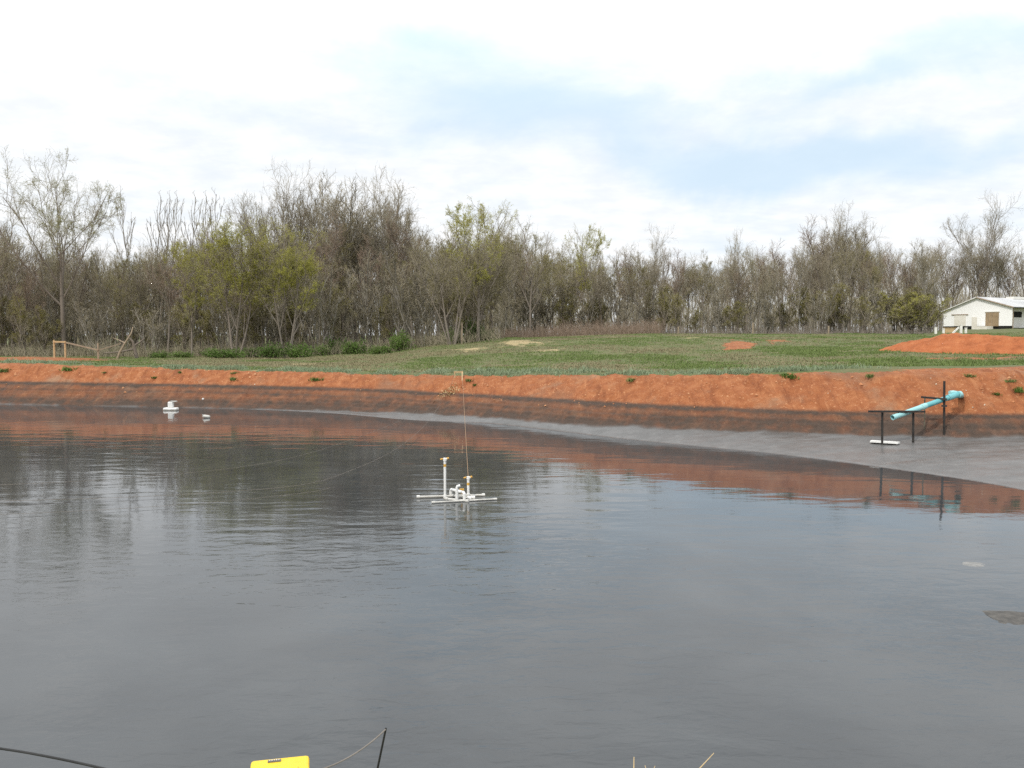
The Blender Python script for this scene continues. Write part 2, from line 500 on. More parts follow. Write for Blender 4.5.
M['ground'] = ground_material()
me = mesh_np('ground', V, [quads, tris], [M['ground']], smooth=True)
ca = me.color_attributes.new('zone', 'FLOAT_COLOR', 'POINT')
ca.data.foreach_set('color', zone.ravel())
ground = bpy.data.objects.new('ground', me); COL.objects.link(ground); tag(ground, None, None, kind='structure')

# ---------------------------------------------------------------- water
def water_material():
    m, nt, b = nodes('pond_water')
    g = N(nt, 'ShaderNodeNewGeometry'); pos = g.outputs['Position']
    def layer(scale, sx, rz, detail, rough):
        mp = N(nt, 'ShaderNodeMapping'); mp.inputs['Scale'].default_value = (sx, 1, 1); mp.inputs['Rotation'].default_value = (0, 0, R(rz))
        L(nt, pos, mp.inputs[0]); return noise(nt, scale, detail, rough, mp.outputs[0], .4).outputs[0]
    w1 = layer(1.7, .35, 9, 1, .5); w2 = layer(4.6, .55, -14, 3, .55); w3 = layer(.5, .6, 20, 2, .5)
    calm = noise(nt, .09, 3, .5, pos, .6).outputs[0]
    amp = maprange(nt, calm, .36, .62, .45, 1.25)
    # fewer ripples in the lee of the near bank
    sx = N(nt, 'ShaderNodeSeparateXYZ'); L(nt, pos, sx.inputs[0])
    lee = mth(nt, 'MULTIPLY', maprange(nt, sx.outputs[1], 8, 17, .9, .78), maprange(nt, sx.outputs[1], 29, 44, 1.0, .4))
    h = mth(nt, 'ADD', mth(nt, 'MULTIPLY', w1, .0125), mth(nt, 'MULTIPLY', w2, maprange(nt, sx.outputs[1], 8, 21, .0135, .003)))
    h = mth(nt, 'MULTIPLY', mth(nt, 'MULTIPLY', h, amp), lee)
    h = mth(nt, 'ADD', h, mth(nt, 'MULTIPLY', w3, .006))
    bump(nt, b, h, 1.0, 1.0)
    sil = noise(nt, .35, 4, .6, pos, .5).outputs[0]
    L(nt, mix(nt, maprange(nt, sil, .35, .7), (.038, .042, .045), (.055, .060, .063)), b.inputs['Base Color'])
    b.inputs['Roughness'].default_value = .045
    b.inputs['IOR'].default_value = 1.333
    b.inputs['Specular IOR Level'].default_value = .5
    return m
M['water'] = water_material()
mb = MB(); mb.add([(-58, 4.5, 0), (36, 4.5, 0), (36, 58, 0), (-58, 58, 0)], [(0, 1, 2, 3)])
tag(mb.build('water', M['water']), None, None, kind='structure')

# ---------------------------------------------------------------- grass blades
def blades(name, x, y, z, h, w, mat, lean=.5, per=1, spread=.0, seed=1, bend=True):
    """bent two-piece blades"""
    rg = np.random.default_rng(seed)
    x = np.repeat(x, per); y = np.repeat(y, per); z = np.repeat(z, per); h = np.repeat(h, per) * rg.uniform(.55, 1.2, len(x))
    n = len(x)
    x = x + rg.normal(0, spread, n) if spread else x
    y = y + rg.normal(0, spread, n) if spread else y
    a = rg.uniform(0, 2 * math.pi, n); l = rg.uniform(.1, 1, n) * lean * h
    dx, dy = np.cos(a), np.sin(a)
    ww = np.broadcast_to(w, (n,)) * rg.uniform(.7, 1.3, n) / 2
    b = np.stack([x, y, z - .03], 1); side = np.stack([-dy * ww, dx * ww, 0 * ww], 1)
    mid = b + np.stack([dx * l * .35, dy * l * .35, h * .6], 1)
    tip = b + np.stack([dx * l, dy * l, h], 1)
    Vv = np.concatenate([b - side, b + side, mid + side * .8, mid - side * .8, tip])
    k = np.arange(n)
    q = np.stack([k, k + n, k + 2 * n, k + 3 * n], 1); t = np.stack([k + 3 * n, k + 2 * n, k + 4 * n], 1)
    me = mesh_np(name, Vv, [q, t], [mat])
    o = bpy.data.objects.new(name, me); COL.objects.link(o); return o

rg = np.random.default_rng(5)
def scatter(n, dmin, dmax, a0=-60, a1=1090, power=1.0):
    D = (rg.uniform(dmin ** power, dmax ** power, n)) ** (1 / power)
    a = rg.uniform(a0, a1, n)
    return (a - 512) / F * D, D
# fringe along the crest
x, y = scatter(260000, 33, 62)
z, sb, sw, zl = terrain(x, y, True, True)
clump = fbm(x * .8, y * .8, 71)
k = (sb > 3.0) & (sb < 6.0) & (rg.uniform(0, 1, len(x)) < grass_mask(x, y, sb) * (1 - sstep(3.9, 6, sb + (clump - .5) * 2)) * sstep(.34, .56, clump)) & (azpx(x, y) < 960)
k &= rg.uniform(0, 1, len(x)) < .75
o = blades('crest_grass', x[k], y[k], z[k], .04 + .20 * sstep(.35, .8, clump[k]) + .10 * sstep(.5, .75, fbm(x[k] * 3, y[k] * 3, 74)), .026, M['blade_blue'], .8, 4, .07, 2)
tag(o, 'bluish green fringe of long grass along the crest of the red bank', 'grass', kind='stuff')
# turf on the hill
x, y = scatter(150000, 37, 100)
z, sb, sw, zl = terrain(x, y, True, True)
pt = fbm(x * .22, y * .22, 72); gmk = grass_mask(x, y, sb) * (1 - straw_mask(x, y))
rnd = rg.uniform(0, 1, len(x))
right = sstep(700, 900, azpx(x, y))
k = (sb > 4) & (rnd < gmk * np.clip(sstep(.46, .66, pt) * .8 + .35 * right, 0, 1))
o = blades('hill_grass', x[k], y[k], z[k], .05 + .13 * pt[k] ** 2 + .08 * right[k] * sstep(.5, .7, fbm(x[k] * .9, y[k] * .9, 73)), .035, M['blade_green'], .9, 4, .12, 3)
tag(o, 'short green grass growing in patches over the low hill', 'grass', kind='stuff')
k = (sb > 4) & (rnd < gmk * sstep(.62, .42, pt) * .7 * (1 - right * .7))
o = blades('withered_grass', x[k], y[k], z[k], .05 + .10 * (1 - pt[k]), .035, M['blade_dry'], 1.1, 3, .12, 4)
tag(o, 'brownish withered grass between green patches on the low hill', 'grass', kind='stuff')

# ---------------------------------------------------------------- trees
def grow_children(rg, P, Rd, Ln, n, t0, ang, ratio, npts, wander, up, fall, rmin, rk=.6, t1=1.0):
    B, m, _ = P.shape
    t = t0 + (t1 - t0) * ((np.arange(n)[None] + rg.uniform(0, 1, (B, n))) / n)
    f = t * (m - 1); i = np.minimum(f.astype(int), m - 2); fr = (f - i)[..., None]
    bi = np.arange(B)[:, None]
    p = P[bi, i] * (1 - fr) + P[bi, i + 1] * fr
    tan = P[bi, i + 1] - P[bi, i]; tan /= np.linalg.norm(tan, axis=-1, keepdims=True) + 1e-9
    r = Rd[bi, i] * (1 - fr[..., 0]) + Rd[bi, i + 1] * fr[..., 0]
    az = (np.arange(n)[None] * 2.399 + rg.uniform(0, 6.28, (B, 1)) + rg.normal(0, .5, (B, n)))
    ref = np.where(np.abs(tan[..., 2:3]) < .9, np.array([0, 0, 1.]), np.array([1., 0, 0]))
    u = np.cross(tan, ref); u /= np.linalg.norm(u, axis=-1, keepdims=True); v = np.cross(tan, u)
    a = np.radians(rg.normal(ang, ang * .22, (B, n)))[..., None]
    d = np.cos(a) * tan + np.sin(a) * (np.cos(az)[..., None] * u + np.sin(az)[..., None] * v)
    d[..., 2] += up; d /= np.linalg.norm(d, axis=-1, keepdims=True)
    ln = Ln[:, None] * ratio * (1 - fall * (t - t0) / max(1e-6, (1 - t0))) * rg.uniform(.6, 1.25, (B, n))
    r0 = np.maximum(np.minimum(r * rk * rg.uniform(.7, 1.1, (B, n)), ln * .035), rmin)
    p = p.reshape(-1, 3); d = d.reshape(-1, 3); ln = ln.ravel(); r0 = r0.ravel()
    return polyline(rg, p, d, ln, r0, npts, wander, up * .5, rmin)

def polyline(rg, p, d, ln, r0, npts, wander, up, rmin, taper=.25):
    K = len(p); out = np.zeros((K, npts, 3)); out[:, 0] = p
    st = (ln / (npts - 1))[:, None]
    for k in range(1, npts):
        d = d + rg.normal(0, wander, (K, 3)); d[:, 2] += up
        d /= np.linalg.norm(d, axis=1, keepdims=True)
        out[:, k] = out[:, k - 1] + d * st
    w = np.linspace(1, taper, npts)[None]
    rad = np.maximum(r0[:, None] * w, rmin * .7)
    return out, rad, ln

def tube_np(P, Rd, sides):
    B, m, _ = P.shape
    T = np.gradient(P, axis=1); T /= np.linalg.norm(T, axis=-1, keepdims=True) + 1e-9
    ref = np.array([.31, .17, .93]); ref2 = np.array([.9, .4, .1])
    u = np.cross(T, np.where(np.abs(T @ ref)[..., None] < .93, ref, ref2)); u /= np.linalg.norm(u, axis=-1, keepdims=True)
    v = np.cross(T, u)
    a = np.arange(sides) * 2 * math.pi / sides
    ring = P[:, :, None] + Rd[:, :, None, None] * (np.cos(a)[:, None] * u[:, :, None] + np.sin(a)[:, None] * v[:, :, None])
    idx = np.arange(B * m * sides).reshape(B, m, sides)
    nx = np.roll(idx, -1, 2)
    q = np.stack([idx[:, :-1], nx[:, :-1], nx[:, 1:], idx[:, 1:]], -1).reshape(-1, 4)
    return ring.reshape(-1, 3), q

def merge(parts):
    Vs = []; Fs = []; o = 0
    for v, f in parts:
        Vs.append(v); Fs.append(f + o); o += len(v)
    return np.concatenate(Vs), np.concatenate(Fs)

def tree_proto(seed, Ht, trunk_frac, trunk_r, l1, l2, l3, l4, bark, twig, leaf=None, nleaf=0, leafsize=.09, stems=1, lean=.0, tw=.03, twr=.0095, leaf_low=0.0):
    """returns trunk mesh and crown mesh of a tree Ht tall; l1..l4 = (n, t0, angle, ratio, up, fall)"""
    rg = np.random.default_rng(seed)
    if stems == 1:
        p = np.zeros((1, 3)); d = np.array([[lean, lean * .3, 1.]]); ln = np.array([Ht * trunk_frac]); r0 = np.array([trunk_r])
    else:
        a = np.arange(stems) * 6.28 / stems + rg.uniform(0, 1, stems)
        p = np.stack([np.cos(a) * .25, np.sin(a) * .25, 0 * a], 1); s = rg.uniform(.10, .34, stems)
        d = np.stack([np.cos(a) * s + lean, np.sin(a) * s, np.ones(stems)], 1)
        ln = Ht * trunk_frac * rg.uniform(.75, 1.05, stems); r0 = trunk_r * rg.uniform(.6, 1, stems)
    d = d / np.linalg.norm(d, axis=1, keepdims=True); p[:, 2] -= .35
    T0 = polyline(rg, p, d, ln, r0, 12, tw, .01, .02, .22)
    lv = [T0]
    specs = [(l1, 9, .075, .05), (l2, 7, .10, .026), (l3, 5, .12, .016), (l4, 4, .13, twr)]
    for (n, t0, an, ra, up, fall), npts, wd, rmin in specs:
        P_, R_, L_ = lv[-1]
        lv.append(grow_children(rg, P_, R_, L_, n, t0, an, ra, npts, wd, up, fall, rmin))
    # scale so the tip of the crown really is Ht
    zmax = np.percentile(lv[4][0][..., 2], 99.93); sc = Ht / zmax
    lv = [(P_ * sc, R_ , L_) for P_, R_, L_ in lv]
    # root flare
    R0 = lv[0][1].copy(); R0[:, 0] *= 1.35; lv[0] = (lv[0][0], R0, lv[0][2])
    tv, tf = merge([tube_np(lv[0][0], lv[0][1], 8), tube_np(lv[1][0], lv[1][1], 6), tube_np(lv[2][0], lv[2][1], 4)])
    cv, cf = merge([tube_np(lv[3][0], lv[3][1], 3), tube_np(lv[4][0], lv[4][1], 3)])
    tme = mesh_np('trunk', tv, [tf], [bark], smooth=True)
    faces = [cf]; mi = np.zeros(len(cf), int); mats = [twig]
    if leaf is not None and nleaf:
        P_ = lv[4][0]; K = len(P_)
        pts = P_[np.repeat(np.arange(K), nleaf), rg.integers(1, 4, K * nleaf)]
        pts = pts + rg.normal(0, .06, pts.shape)
        keep = rg.uniform(0, 1, len(pts)) < np.clip(.12 + 3.2 * (fbm(pts[:, 0] * .9 + seed, pts[:, 2] * .9 + pts[:, 1] * .5, seed) - .38), .04, 1)
        pts = pts[keep]; n = len(pts)
        e1 = rg.normal(0, 1, (n, 3)); e1 /= np.linalg.norm(e1, axis=1, keepdims=True)
        e2 = np.cross(e1, rg.normal(0, 1, (n, 3))); e2 /= np.linalg.norm(e2, axis=1, keepdims=True)
        s = leafsize * rg.uniform(.5, 1.3, (n, 1))
        lvv = np.concatenate([pts - e2 * s * .4, pts + e1 * s, pts + e2 * s * .4])
        o = len(cv); kk = np.arange(n)
        faces.append(np.stack([kk, kk + n, kk + 2 * n], 1) + o)
        cv = np.concatenate([cv, lvv]); mi = np.concatenate([mi, np.ones(n, int)]); mats.append(leaf)
    cme = mesh_np('crown', cv, faces, mats, mi)
    return tme, cme, Ht

B_, PB, TW = M['bark'], M['pale_bark'], M['twig']
PROTO = {
 # spreading bare oaks
 'oak_a': tree_proto(120, 20, .5, .34, (10, .5, 42, .95, .12, .25), (7, .22, 40, .5, .10, .35), (7, .2, 42, .5, .06, .3), (7, .15, 42, .55, .03, .2), B_, TW),
 'oak_b': tree_proto(122, 20, .5, .34, (10, .5, 42, .95, .12, .25), (7, .22, 40, .5, .10, .35), (7, .2, 42, .5, .06, .3), (7, .15, 42, .55, .03, .2), B_, TW),
 # straight slender forest trees with ascending limbs
 'slim_a': tree_proto(3, 16, .70, .17, (9, .40, 30, .60, .15, .35), (7, .22, 34, .5, .12, .3), (6, .18, 36, .54, .08, .25), (6, .15, 38, .62, .05, .2), B_, TW),
 'slim_b': tree_proto(4, 16, .74, .15, (8, .5, 26, .55, .18, .3), (7, .22, 32, .5, .13, .3), (6, .18, 36, .54, .08, .25), (6, .15, 38, .62, .05, .2), PB, TW),
 'slim_c': tree_proto(5, 16, .66, .19, (10, .34, 36, .66, .14, .35), (7, .22, 36, .5, .10, .3), (6, .18, 38, .54, .06, .25), (6, .15, 40, .62, .04, .2), B_, TW, M['bud_olive'], 7, .07),
 'slim_d': tree_proto(15, 16, .70, .16, (9, .40, 32, .6, .16, .35), (7, .22, 36, .5, .12, .3), (6, .18, 38, .54, .07, .25), (6, .15, 40, .62, .05, .2), B_, M['red_twig']),
 # forked, many-stemmed
 'vase_a': tree_proto(6, 14, .72, .16, (5, .3, 30, .58, .14, .35), (6, .22, 36, .5, .10, .3), (6, .18, 40, .54, .06, .25), (6, .15, 42, .62, .04, .2), B_, TW, M['bud_olive'], 3, .065, stems=4),
 'vase_b': tree_proto(7, 14, .74, .15, (6, .28, 30, .56, .16, .35), (6, .22, 36, .5, .10, .3), (6, .18, 40, .54, .06, .25), (6, .15, 42, .62, .04, .2), PB, TW, stems=3),
 # coming into leaf
 'bud_a': tree_proto(8, 14, .7, .17, (7, .25, 34, .62, .14, .35), (6, .22, 38, .5, .10, .3), (6, .18, 40, .54, .06, .25), (6, .15, 42, .62, .04, .2), B_, TW, M['bud_yellow'], 19, .075, stems=3),
 'bud_b': tree_proto(9, 15, .58, .22, (11, .32, 44, .78, .12, .3), (6, .22, 40, .5, .10, .3), (6, .2, 40, .5, .05, .3), (6, .15, 42, .62, .03, .2), B_, TW, M['bud_yellow'], 19, .078),
 'bud_pale': tree_proto(120, 20, .5, .34, (10, .5, 42, .95, .12, .25), (7, .22, 40, .5, .10, .35), (7, .2, 42, .5, .06, .3), (7, .15, 42, .55, .03, .2), B_, TW, M['bud_pale'], 16, .062),
 # thicket saplings
 'sap_a': tree_proto(11, 7, .85, .05, (6, .15, 28, .42, .18, .4), (5, .2, 34, .5, .12, .3), (6, .15, 38, .62, .06, .2), (3, .2, 42, .6, .04, .2), B_, TW, M['bud_olive'], 9, .055, stems=4, twr=.007),
 'sap_b': tree_proto(12, 7, .85, .05, (6, .15, 30, .42, .18, .4), (5, .2, 34, .5, .12, .3), (6, .15, 38, .62, .06, .2), (3, .2, 42, .6, .04, .2), PB, TW, stems=4, twr=.007),
 'sap_c': tree_proto(13, 7, .8, .06, (9, .12, 38, .5, .14, .35), (6, .15, 36, .5, .10, .3), (5, .2, 38, .55, .06, .2), (4, .15, 42, .6, .04, .2), B_, TW, M['bud_yellow'], 7, .06, stems=4, twr=.007),
 # whips
 'whip': tree_proto(14, 17, .97, .12, (7, .5, 24, .34, .22, .4), (4, .25, 26, .45, .18, .3), (2, .25, 34, .5, .1, .3), (2, .2, 38, .55, .05, .2), PB, TW),
}
PM = {}
def plant_tree(kind, px, D, top_y, label, group, name='tree', rot=None, wide=1.0, cat='tree', y_base=None):
    x = (px - 512) / F * D
    zb = gz(x, D)
    top = H + ray(px, top_y).z * D
    tme, cme, Ht = PROTO[kind]
    s = (top - zb) / Ht
    if kind not in PM:
        r = bpy.data.objects.new(name, None); t = bpy.data.objects.new('trunk', tme); c = bpy.data.objects.new('crown', cme)
        PM[kind] = (r, t, c)
    else:
        r, t, c = [q.copy() for q in PM[kind]]
        for key in list(r.keys()): del r[key]
        r.name = name
    for q in (r, t, c): COL.objects.link(q)
    t.parent = r; c.parent = r
    r.location = (x, D, zb); r.scale = (s * wide, s * wide, s)
    r.rotation_euler = (0, 0, rot if rot is not None else random.uniform(0, 6.28))
    tag(r, label, cat, group)
    return r

SOLO = [
 ('bud_pale', 64, 84, 147, 'tall spreading tree with pale sparse leaves rising alone above the wood, behind the wooden fence', .86, 'leafing_tree'),
 ('bud_a', 236, 77.5, 209, 'yellow-green budding tree with several stems at the wood edge left of the hill', 1.0, 'budding_tree'),
 ('bud_a', 288, 77.5, 220, 'olive budding tree forking low, second from the yellow-green one at the wood edge', .95, 'budding_tree'),
 ('bud_b', 192, 78.5, 236, 'small yellow-green budding tree among bare whips near the fallen branches', .75, 'budding_tree'),
 ('oak_a', 281, 96, 160, 'bare round-crowned tree standing tall behind the two budding trees', .8, 'bare_tree'),
 ('slim_b', 345, 92, 180, 'tall bare grey tree with fine upright twigs, left one of the tall grey pair', 1.25, 'bare_tree'),
 ('oak_b', 392, 93, 168, 'tallest bare grey tree of the pair above the middle of the wood', .78, 'bare_tree'),
 ('bud_b', 478, 82, 196, 'rounded yellow-green leafing tree where the wood ends at the hill', .9, 'leafing_tree'),
 ('vase_a', 452, 79, 232, 'dark forked tree leaning right over the foot of the green hill', 1.05, 'bare_tree'),
 ('oak_b', 840, 126, 203, 'broad bare tree with a dense high crown above the right part of the wood', .85, 'bare_tree'),
 ('oak_a', 981, 160, 191, 'spreading bare tree towering behind the white barn', .82, 'bare_tree'),
 ('oak_a', 650, 118, 224, 'round-topped bare tree standing over the middle of the green hill', .8, 'bare_tree'),
 ('bud_b', 588, 118, 224, 'pale budding tree behind the hill with light sky gaps below it', .7, 'budding_tree'),
 ('oak_b', 737, 120, 228, 'bare forked tree behind the orange soil patch on the hill', .65, 'bare_tree'),
 ('slim_c', 530, 108, 214, 'bare reddish tree just past the rounded leafing tree', .9, 'bare_tree'),
 ('sap_c', 908, 112, 288, 'low rounded yellow-green shrubby tree beside the white barn', 1.75, 'shrubby_tree'),
 ('sap_c', 928, 116, 296, 'smaller olive shrubby tree touching the left side of the white barn', 1.4, 'shrubby_tree'),
]
for kind, px, D, ty, lab, wd, nm in SOLO:
    plant_tree(kind, px, D, ty, lab, 'single trees standing out from the wood', nm, rot={'oak_a': 0, 'oak_b': 0, 'bud_pale': 3.14}.get(kind), wide=wd)

prof_x = [-80, 0, 30, 100, 130, 215, 240, 320, 330, 420, 445, 515, 540, 600, 625, 690, 760, 800, 875, 900, 945, 1012, 1100]
prof_y = [200, 200, 232, 238, 232, 225, 222, 212, 195, 205, 222, 222, 228, 236, 238, 240, 242, 228, 226, 238, 236, 232, 228]
GW = 'bare trees crowding the wood behind the left of the bank'
for i, px in enumerate((138, 152, 163, 171, 186, 197, 209, 318, 333)):
    plant_tree('whip', px + random.uniform(-3, 3), random.uniform(92, 100), random.choice((190, 196, 203, 185)), 'bare whip-thin pale stem sticking up over the left part of the wood',
               'whip-like stems above the wood', 'whip_tree', wide=.8)
def fill(n, x0, x1, d0, d1, kinds, dy0, dy1, label, group, name, wide=(.8, 1.1)):
    for i in range(n):
        px = x0 + (x1 - x0) * (i + random.uniform(.05, .95)) / n
        D = random.uniform(d0, d1)
        ty = np.interp(px, prof_x, prof_y) + random.uniform(dy0, dy1)
        plant_tree(random.choice(kinds), px, D, ty, label, group, name, wide=random.uniform(*wide))
LW = 'bare brown tree packed among others in the dense wood behind the fence and grass strip'
RW = 'slender bare tree in the thin wood behind the green hill, sky between its trunks'
SL = 'low twiggy sapling at the front of the wood beyond the grass strip'
SR = 'low twiggy sapling along the wood edge behind the green hill'
fill(28, -70, 505, 84, 92, ('slim_a', 'slim_c', 'vase_a', 'vase_b', 'slim_d'), 4, 50, LW, 'trees of the dense wood', 'wood_tree')
fill(36, -75, 505, 92, 106, ('slim_a', 'slim_b', 'slim_c', 'vase_a', 'slim_d'), 0, 26, LW, 'trees of the dense wood', 'wood_tree')
fill(24, -75, 510, 106, 128, ('slim_a', 'slim_c', 'slim_b', 'vase_b'), 0, 34, LW, 'trees of the dense wood', 'wood_tree')
fill(34, -70, 505, 81, 90, ('sap_a', 'sap_b', 'sap_a', 'sap_b'), 45, 88, SL, 'saplings at the front of the dense wood', 'sapling', (.9, 1.3))
fill(28, 500, 925, 112, 124, ('slim_a', 'slim_b', 'slim_c', 'slim_d', 'vase_b'), 2, 26, RW, 'trees of the thin wood', 'wood_tree', (.8, 1.1))
fill(30, 495, 930, 124, 150, ('slim_a', 'slim_b', 'slim_d', 'slim_b', 'slim_c'), 0, 22, RW, 'trees of the thin wood', 'wood_tree', (.85, 1.15))
fill(26, 500, 930, 152, 185, ('slim_a', 'slim_b', 'slim_d'), 4, 30, RW, 'trees of the thin wood', 'wood_tree', (.85, 1.2))
fill(32, 505, 925, 108, 118, ('sap_a', 'sap_b', 'sap_a', 'sap_b'), 36, 66, SR, 'saplings along the thin wood', 'sapling', (1.0, 1.5))

fill(22, 925, 1100, 150, 170, ('slim_a', 'slim_b', 'slim_d', 'vase_b'), 0, 16, 'slender bare tree behind the white barn, lower than the spreading one', 'trees behind the barn', 'wood_tree', (.9, 1.2))
fill(3, 326, 398, 92, 100, ('slim_b', 'slim_a', 'slim_b'), -28, -14, 'tall fine-twigged tree crowding close round the tall grey pair', 'trees round the tall grey pair', 'wood_tree', (.85, 1.05))
fill(3, 244, 318, 92, 98, ('slim_a', 'slim_b'), -42, -26, 'tall bare tree beside the round-crowned one behind the budding trees', 'trees round the round-crowned one', 'wood_tree', (.8, 1.0))
fill(3, 445, 512, 87, 94, ('slim_c', 'slim_a'), -14, 0, LW, 'trees of the dense wood', 'wood_tree', (.9, 1.1))
fill(4, 812, 868, 121, 127, ('slim_a', 'slim_d'), -18, -8, RW, 'trees of the thin wood', 'wood_tree', (.9, 1.1))

# ---------------------------------------------------------------- bushes and brush
def bush_mesh(seed, rx, rz, leaf, nst=60, nl=2200, lsize=.13):
    rg = np.random.default_rng(seed)
    a = rg.uniform(0, 6.28, nst); s = rg.uniform(.2, 1.1, nst) * rx / rz
    d = np.stack([np.cos(a) * s, np.sin(a) * s, np.ones(nst)], 1); d /= np.linalg.norm(d, axis=1, keepdims=True)
    p = np.stack([np.cos(a), np.sin(a), -.2 * np.ones(nst)], 1) * rg.uniform(0, .3, nst)[:, None] * [rx, rx, 1]
    P0 = polyline(rg, p, d, rz * rg.uniform(.6, 1.1, nst) * 1.1, np.full(nst, .02), 6, .12, 0, .01)
    c = grow_children(rg, *P0, 6, .3, 45, .4, 4, .15, .02, .3, .008)
    sv, sf = merge([tube_np(P0[0], P0[1], 3), tube_np(c[0], c[1], 3)])
    pts = c[0][rg.integers(0, len(c[0]), nl), rg.integers(1, 4, nl)] + rg.normal(0, .1, (nl, 3))
    e1 = rg.normal(0, 1, (nl, 3)); e1 /= np.linalg.norm(e1, axis=1, keepdims=True)
    e2 = np.cross(e1, rg.normal(0, 1, (nl, 3))); e2 /= np.linalg.norm(e2, axis=1, keepdims=True)
    s = lsize * rg.uniform(.5, 1.3, (nl, 1)); k = np.arange(nl)
    lv = np.concatenate([pts - e2 * s * .45, pts + e1 * s, pts + e2 * s * .45])
    return mesh_np('stems', sv, [sf], [TW]), mesh_np('leaves', lv, [np.stack([k, k + nl, k + 2 * nl], 1)], [leaf])
BUSH = [bush_mesh(21, 1.6, 1.3, M['leaf_green']), bush_mesh(22, 1.9, 1.0, M['leaf_green'])]
BUSH_AT = [(472, 83, 322, .75), (486, 84, 328, .6), (452, 82, 330, .6), (300, 76, 340, 1.0), (322, 78, 346, .6), (352, 78, 337, .9), (272, 76, 345, .9), (228, 75, 346, 1.2), (210, 77, 350, .6),
           (250, 79, 345, .8), (400, 78, 334, .8), (335, 81, 334, .7), (182, 75, 352, .8), (380, 77, 343, .8), (160, 76, 352, .7)]
protoB = []
for i, (px, D, ty, s) in enumerate(BUSH_AT):
    if i < 2:
        r = bpy.data.objects.new('green_bush', None); a = bpy.data.objects.new('stems', BUSH[i][0]); b = bpy.data.objects.new('leaves', BUSH[i][1]); protoB.append((r, a, b))
    else:
        r, a, b = [q.copy() for q in protoB[i % 2]]
    for q in (r, a, b): COL.objects.link(q)
    a.parent = r; b.parent = r
    x = (px - 512) / F * D; zb = gz(x, D); hz = max(.5, (H + ray(px, ty).z * D) - zb)
    r.location = (x, D, zb); r.scale = (s, s, hz / 1.3); r.rotation_euler = (0, 0, i * 1.7)
    tag(r, 'tall green bush at the foot of the hill below the leafing tree' if i == 0 else 'low leafy green bush at the foot of the wood', 'bush', 'green bushes at the foot of the wood')

def brush(name, n, x0, x1, d0, d1, h, mat, label, seed):
    rg = np.random.default_rng(seed)
    D = rg.uniform(d0, d1, n); a = rg.uniform(x0, x1, n)
    hh = h * (.4 + .9 * fbm(a * .03, D * .2, seed)) * rg.uniform(.5, 1.1, n)
    x = (a - 512) / F * D; z = terrain(x, D)
    ang = rg.uniform(0, 6.28, n); s = rg.uniform(.1, .9, n)
    d = np.stack([np.cos(ang) * s, np.sin(ang) * s, np.ones(n)], 1); d /= np.linalg.norm(d, axis=1, keepdims=True)
    P0 = polyline(rg, np.stack([x, D, z - .1], 1), d, hh, np.full(n, .016), 5, .16, -.02, .009)
    c = grow_children(rg, *P0, 5, .25, 40, .45, 4, .2, .03, .3, .008)
    v, f = merge([tube_np(P0[0], P0[1], 3), tube_np(c[0], c[1], 3)])
    o = bpy.data.objects.new(name, mesh_np(name, v, [f], [mat])); COL.objects.link(o)
    return tag(o, label, 'undergrowth', kind='stuff')
brush('red_undergrowth', 1700, 490, 660, 100, 112, 2.2, M['red_twig'], 'reddish leafless brush along the top of the hill at the wood edge', 31)
brush('brown_undergrowth', 2600, 640, 930, 106, 120, 1.0, M['bark'], 'brown leafless brush at the foot of the thin wood', 32)
brush('far_undergrowth', 3000, 500, 1110, 146, 182, 4.6, M['bark'], 'brown brush in the depth of the thin wood', 34)
brush('grey_undergrowth', 4200, -60, 500, 77, 96, 1.6, M['twig'], 'grey-brown tangled brush on the floor of the dense wood', 33)

def far_wood(name, n, x0, x1, d0, d1, h0, h1, label, seed, kids=(7, 6)):
    rg = np.random.default_rng(seed)
    D = rg.uniform(d0, d1, n); a = rg.uniform(x0, x1, n); hh = rg.uniform(h0, h1, n); x = (a - 512) / F * D; z = terrain(x, D, False)
    d = np.stack([rg.normal(0, .09, n), rg.normal(0, .09, n), np.ones(n)], 1); d /= np.linalg.norm(d, axis=1, keepdims=True)
    P0 = polyline(rg, np.stack([x, D, z - .1], 1), d, hh, hh * .008, 7, .05, .01, .03)
    c1 = grow_children(rg, *P0, kids[0], .12, 34, .32, 5, .12, .1, .3, .022); c2 = grow_children(rg, *c1, kids[1], .2, 38, .5, 4, .15, .05, .3, .015)
    v, f = merge([tube_np(P0[0], P0[1], 4), tube_np(c1[0], c1[1], 3), tube_np(c2[0], c2[1], 3)])
    o = bpy.data.objects.new(name, mesh_np(name, v, [f], [TW])); COL.objects.link(o)
    return tag(o, label, 'woods', kind='stuff')
far_wood('distant_woods', 1500, -110, 520, 128, 150, 6, 14, 'brown depths of the dense wood behind its front trees', 41)
far_wood('distant_thicket', 1500, 500, 1120, 186, 225, 5, 14, 'hazy far thicket seen between the trunks of the thin wood', 42)

# weeds on the clay face
def clump_mesh(seed, mat, n=70, h=.22, spread=.16):
    rg = np.random.default_rng(seed)
    x = rg.normal(0, spread, n); y = rg.normal(0, spread * .6, n)
    o = blades('weed_clump', x, y, np.zeros(n), np.full(n, h), .05, mat, 1.2, 1, 0, seed)
    return o
WEEDS = [(68, 370.5, 1), (233, 380, .8), (155, 378.5, .5), (2, 372, 1), (180, 373, .5), (105, 373, .4), (316, 381, .8), (468, 381, .6), (475, 386, .4), (235, 374, .5), (790, 378, .8), (632, 381, .7),
         (786, 375.5, .5), (968, 377, .5), (1018, 392, .8), (1010, 383, .45), (996, 395, .4), (870, 377.5, .6)]
wp = [clump_mesh(81, M['leaf_green']), clump_mesh(82, M['blade_green'])]
def bank_point(px, py):
    d = ray(px, py)
    Dv = np.arange(24, 70, .05)
    zz = terrain(d.x * Dv, Dv)
    rz = H + d.z * Dv
    k = np.argmax(rz < zz)
    return Vector((d.x * Dv[k], Dv[k], zz[k]))
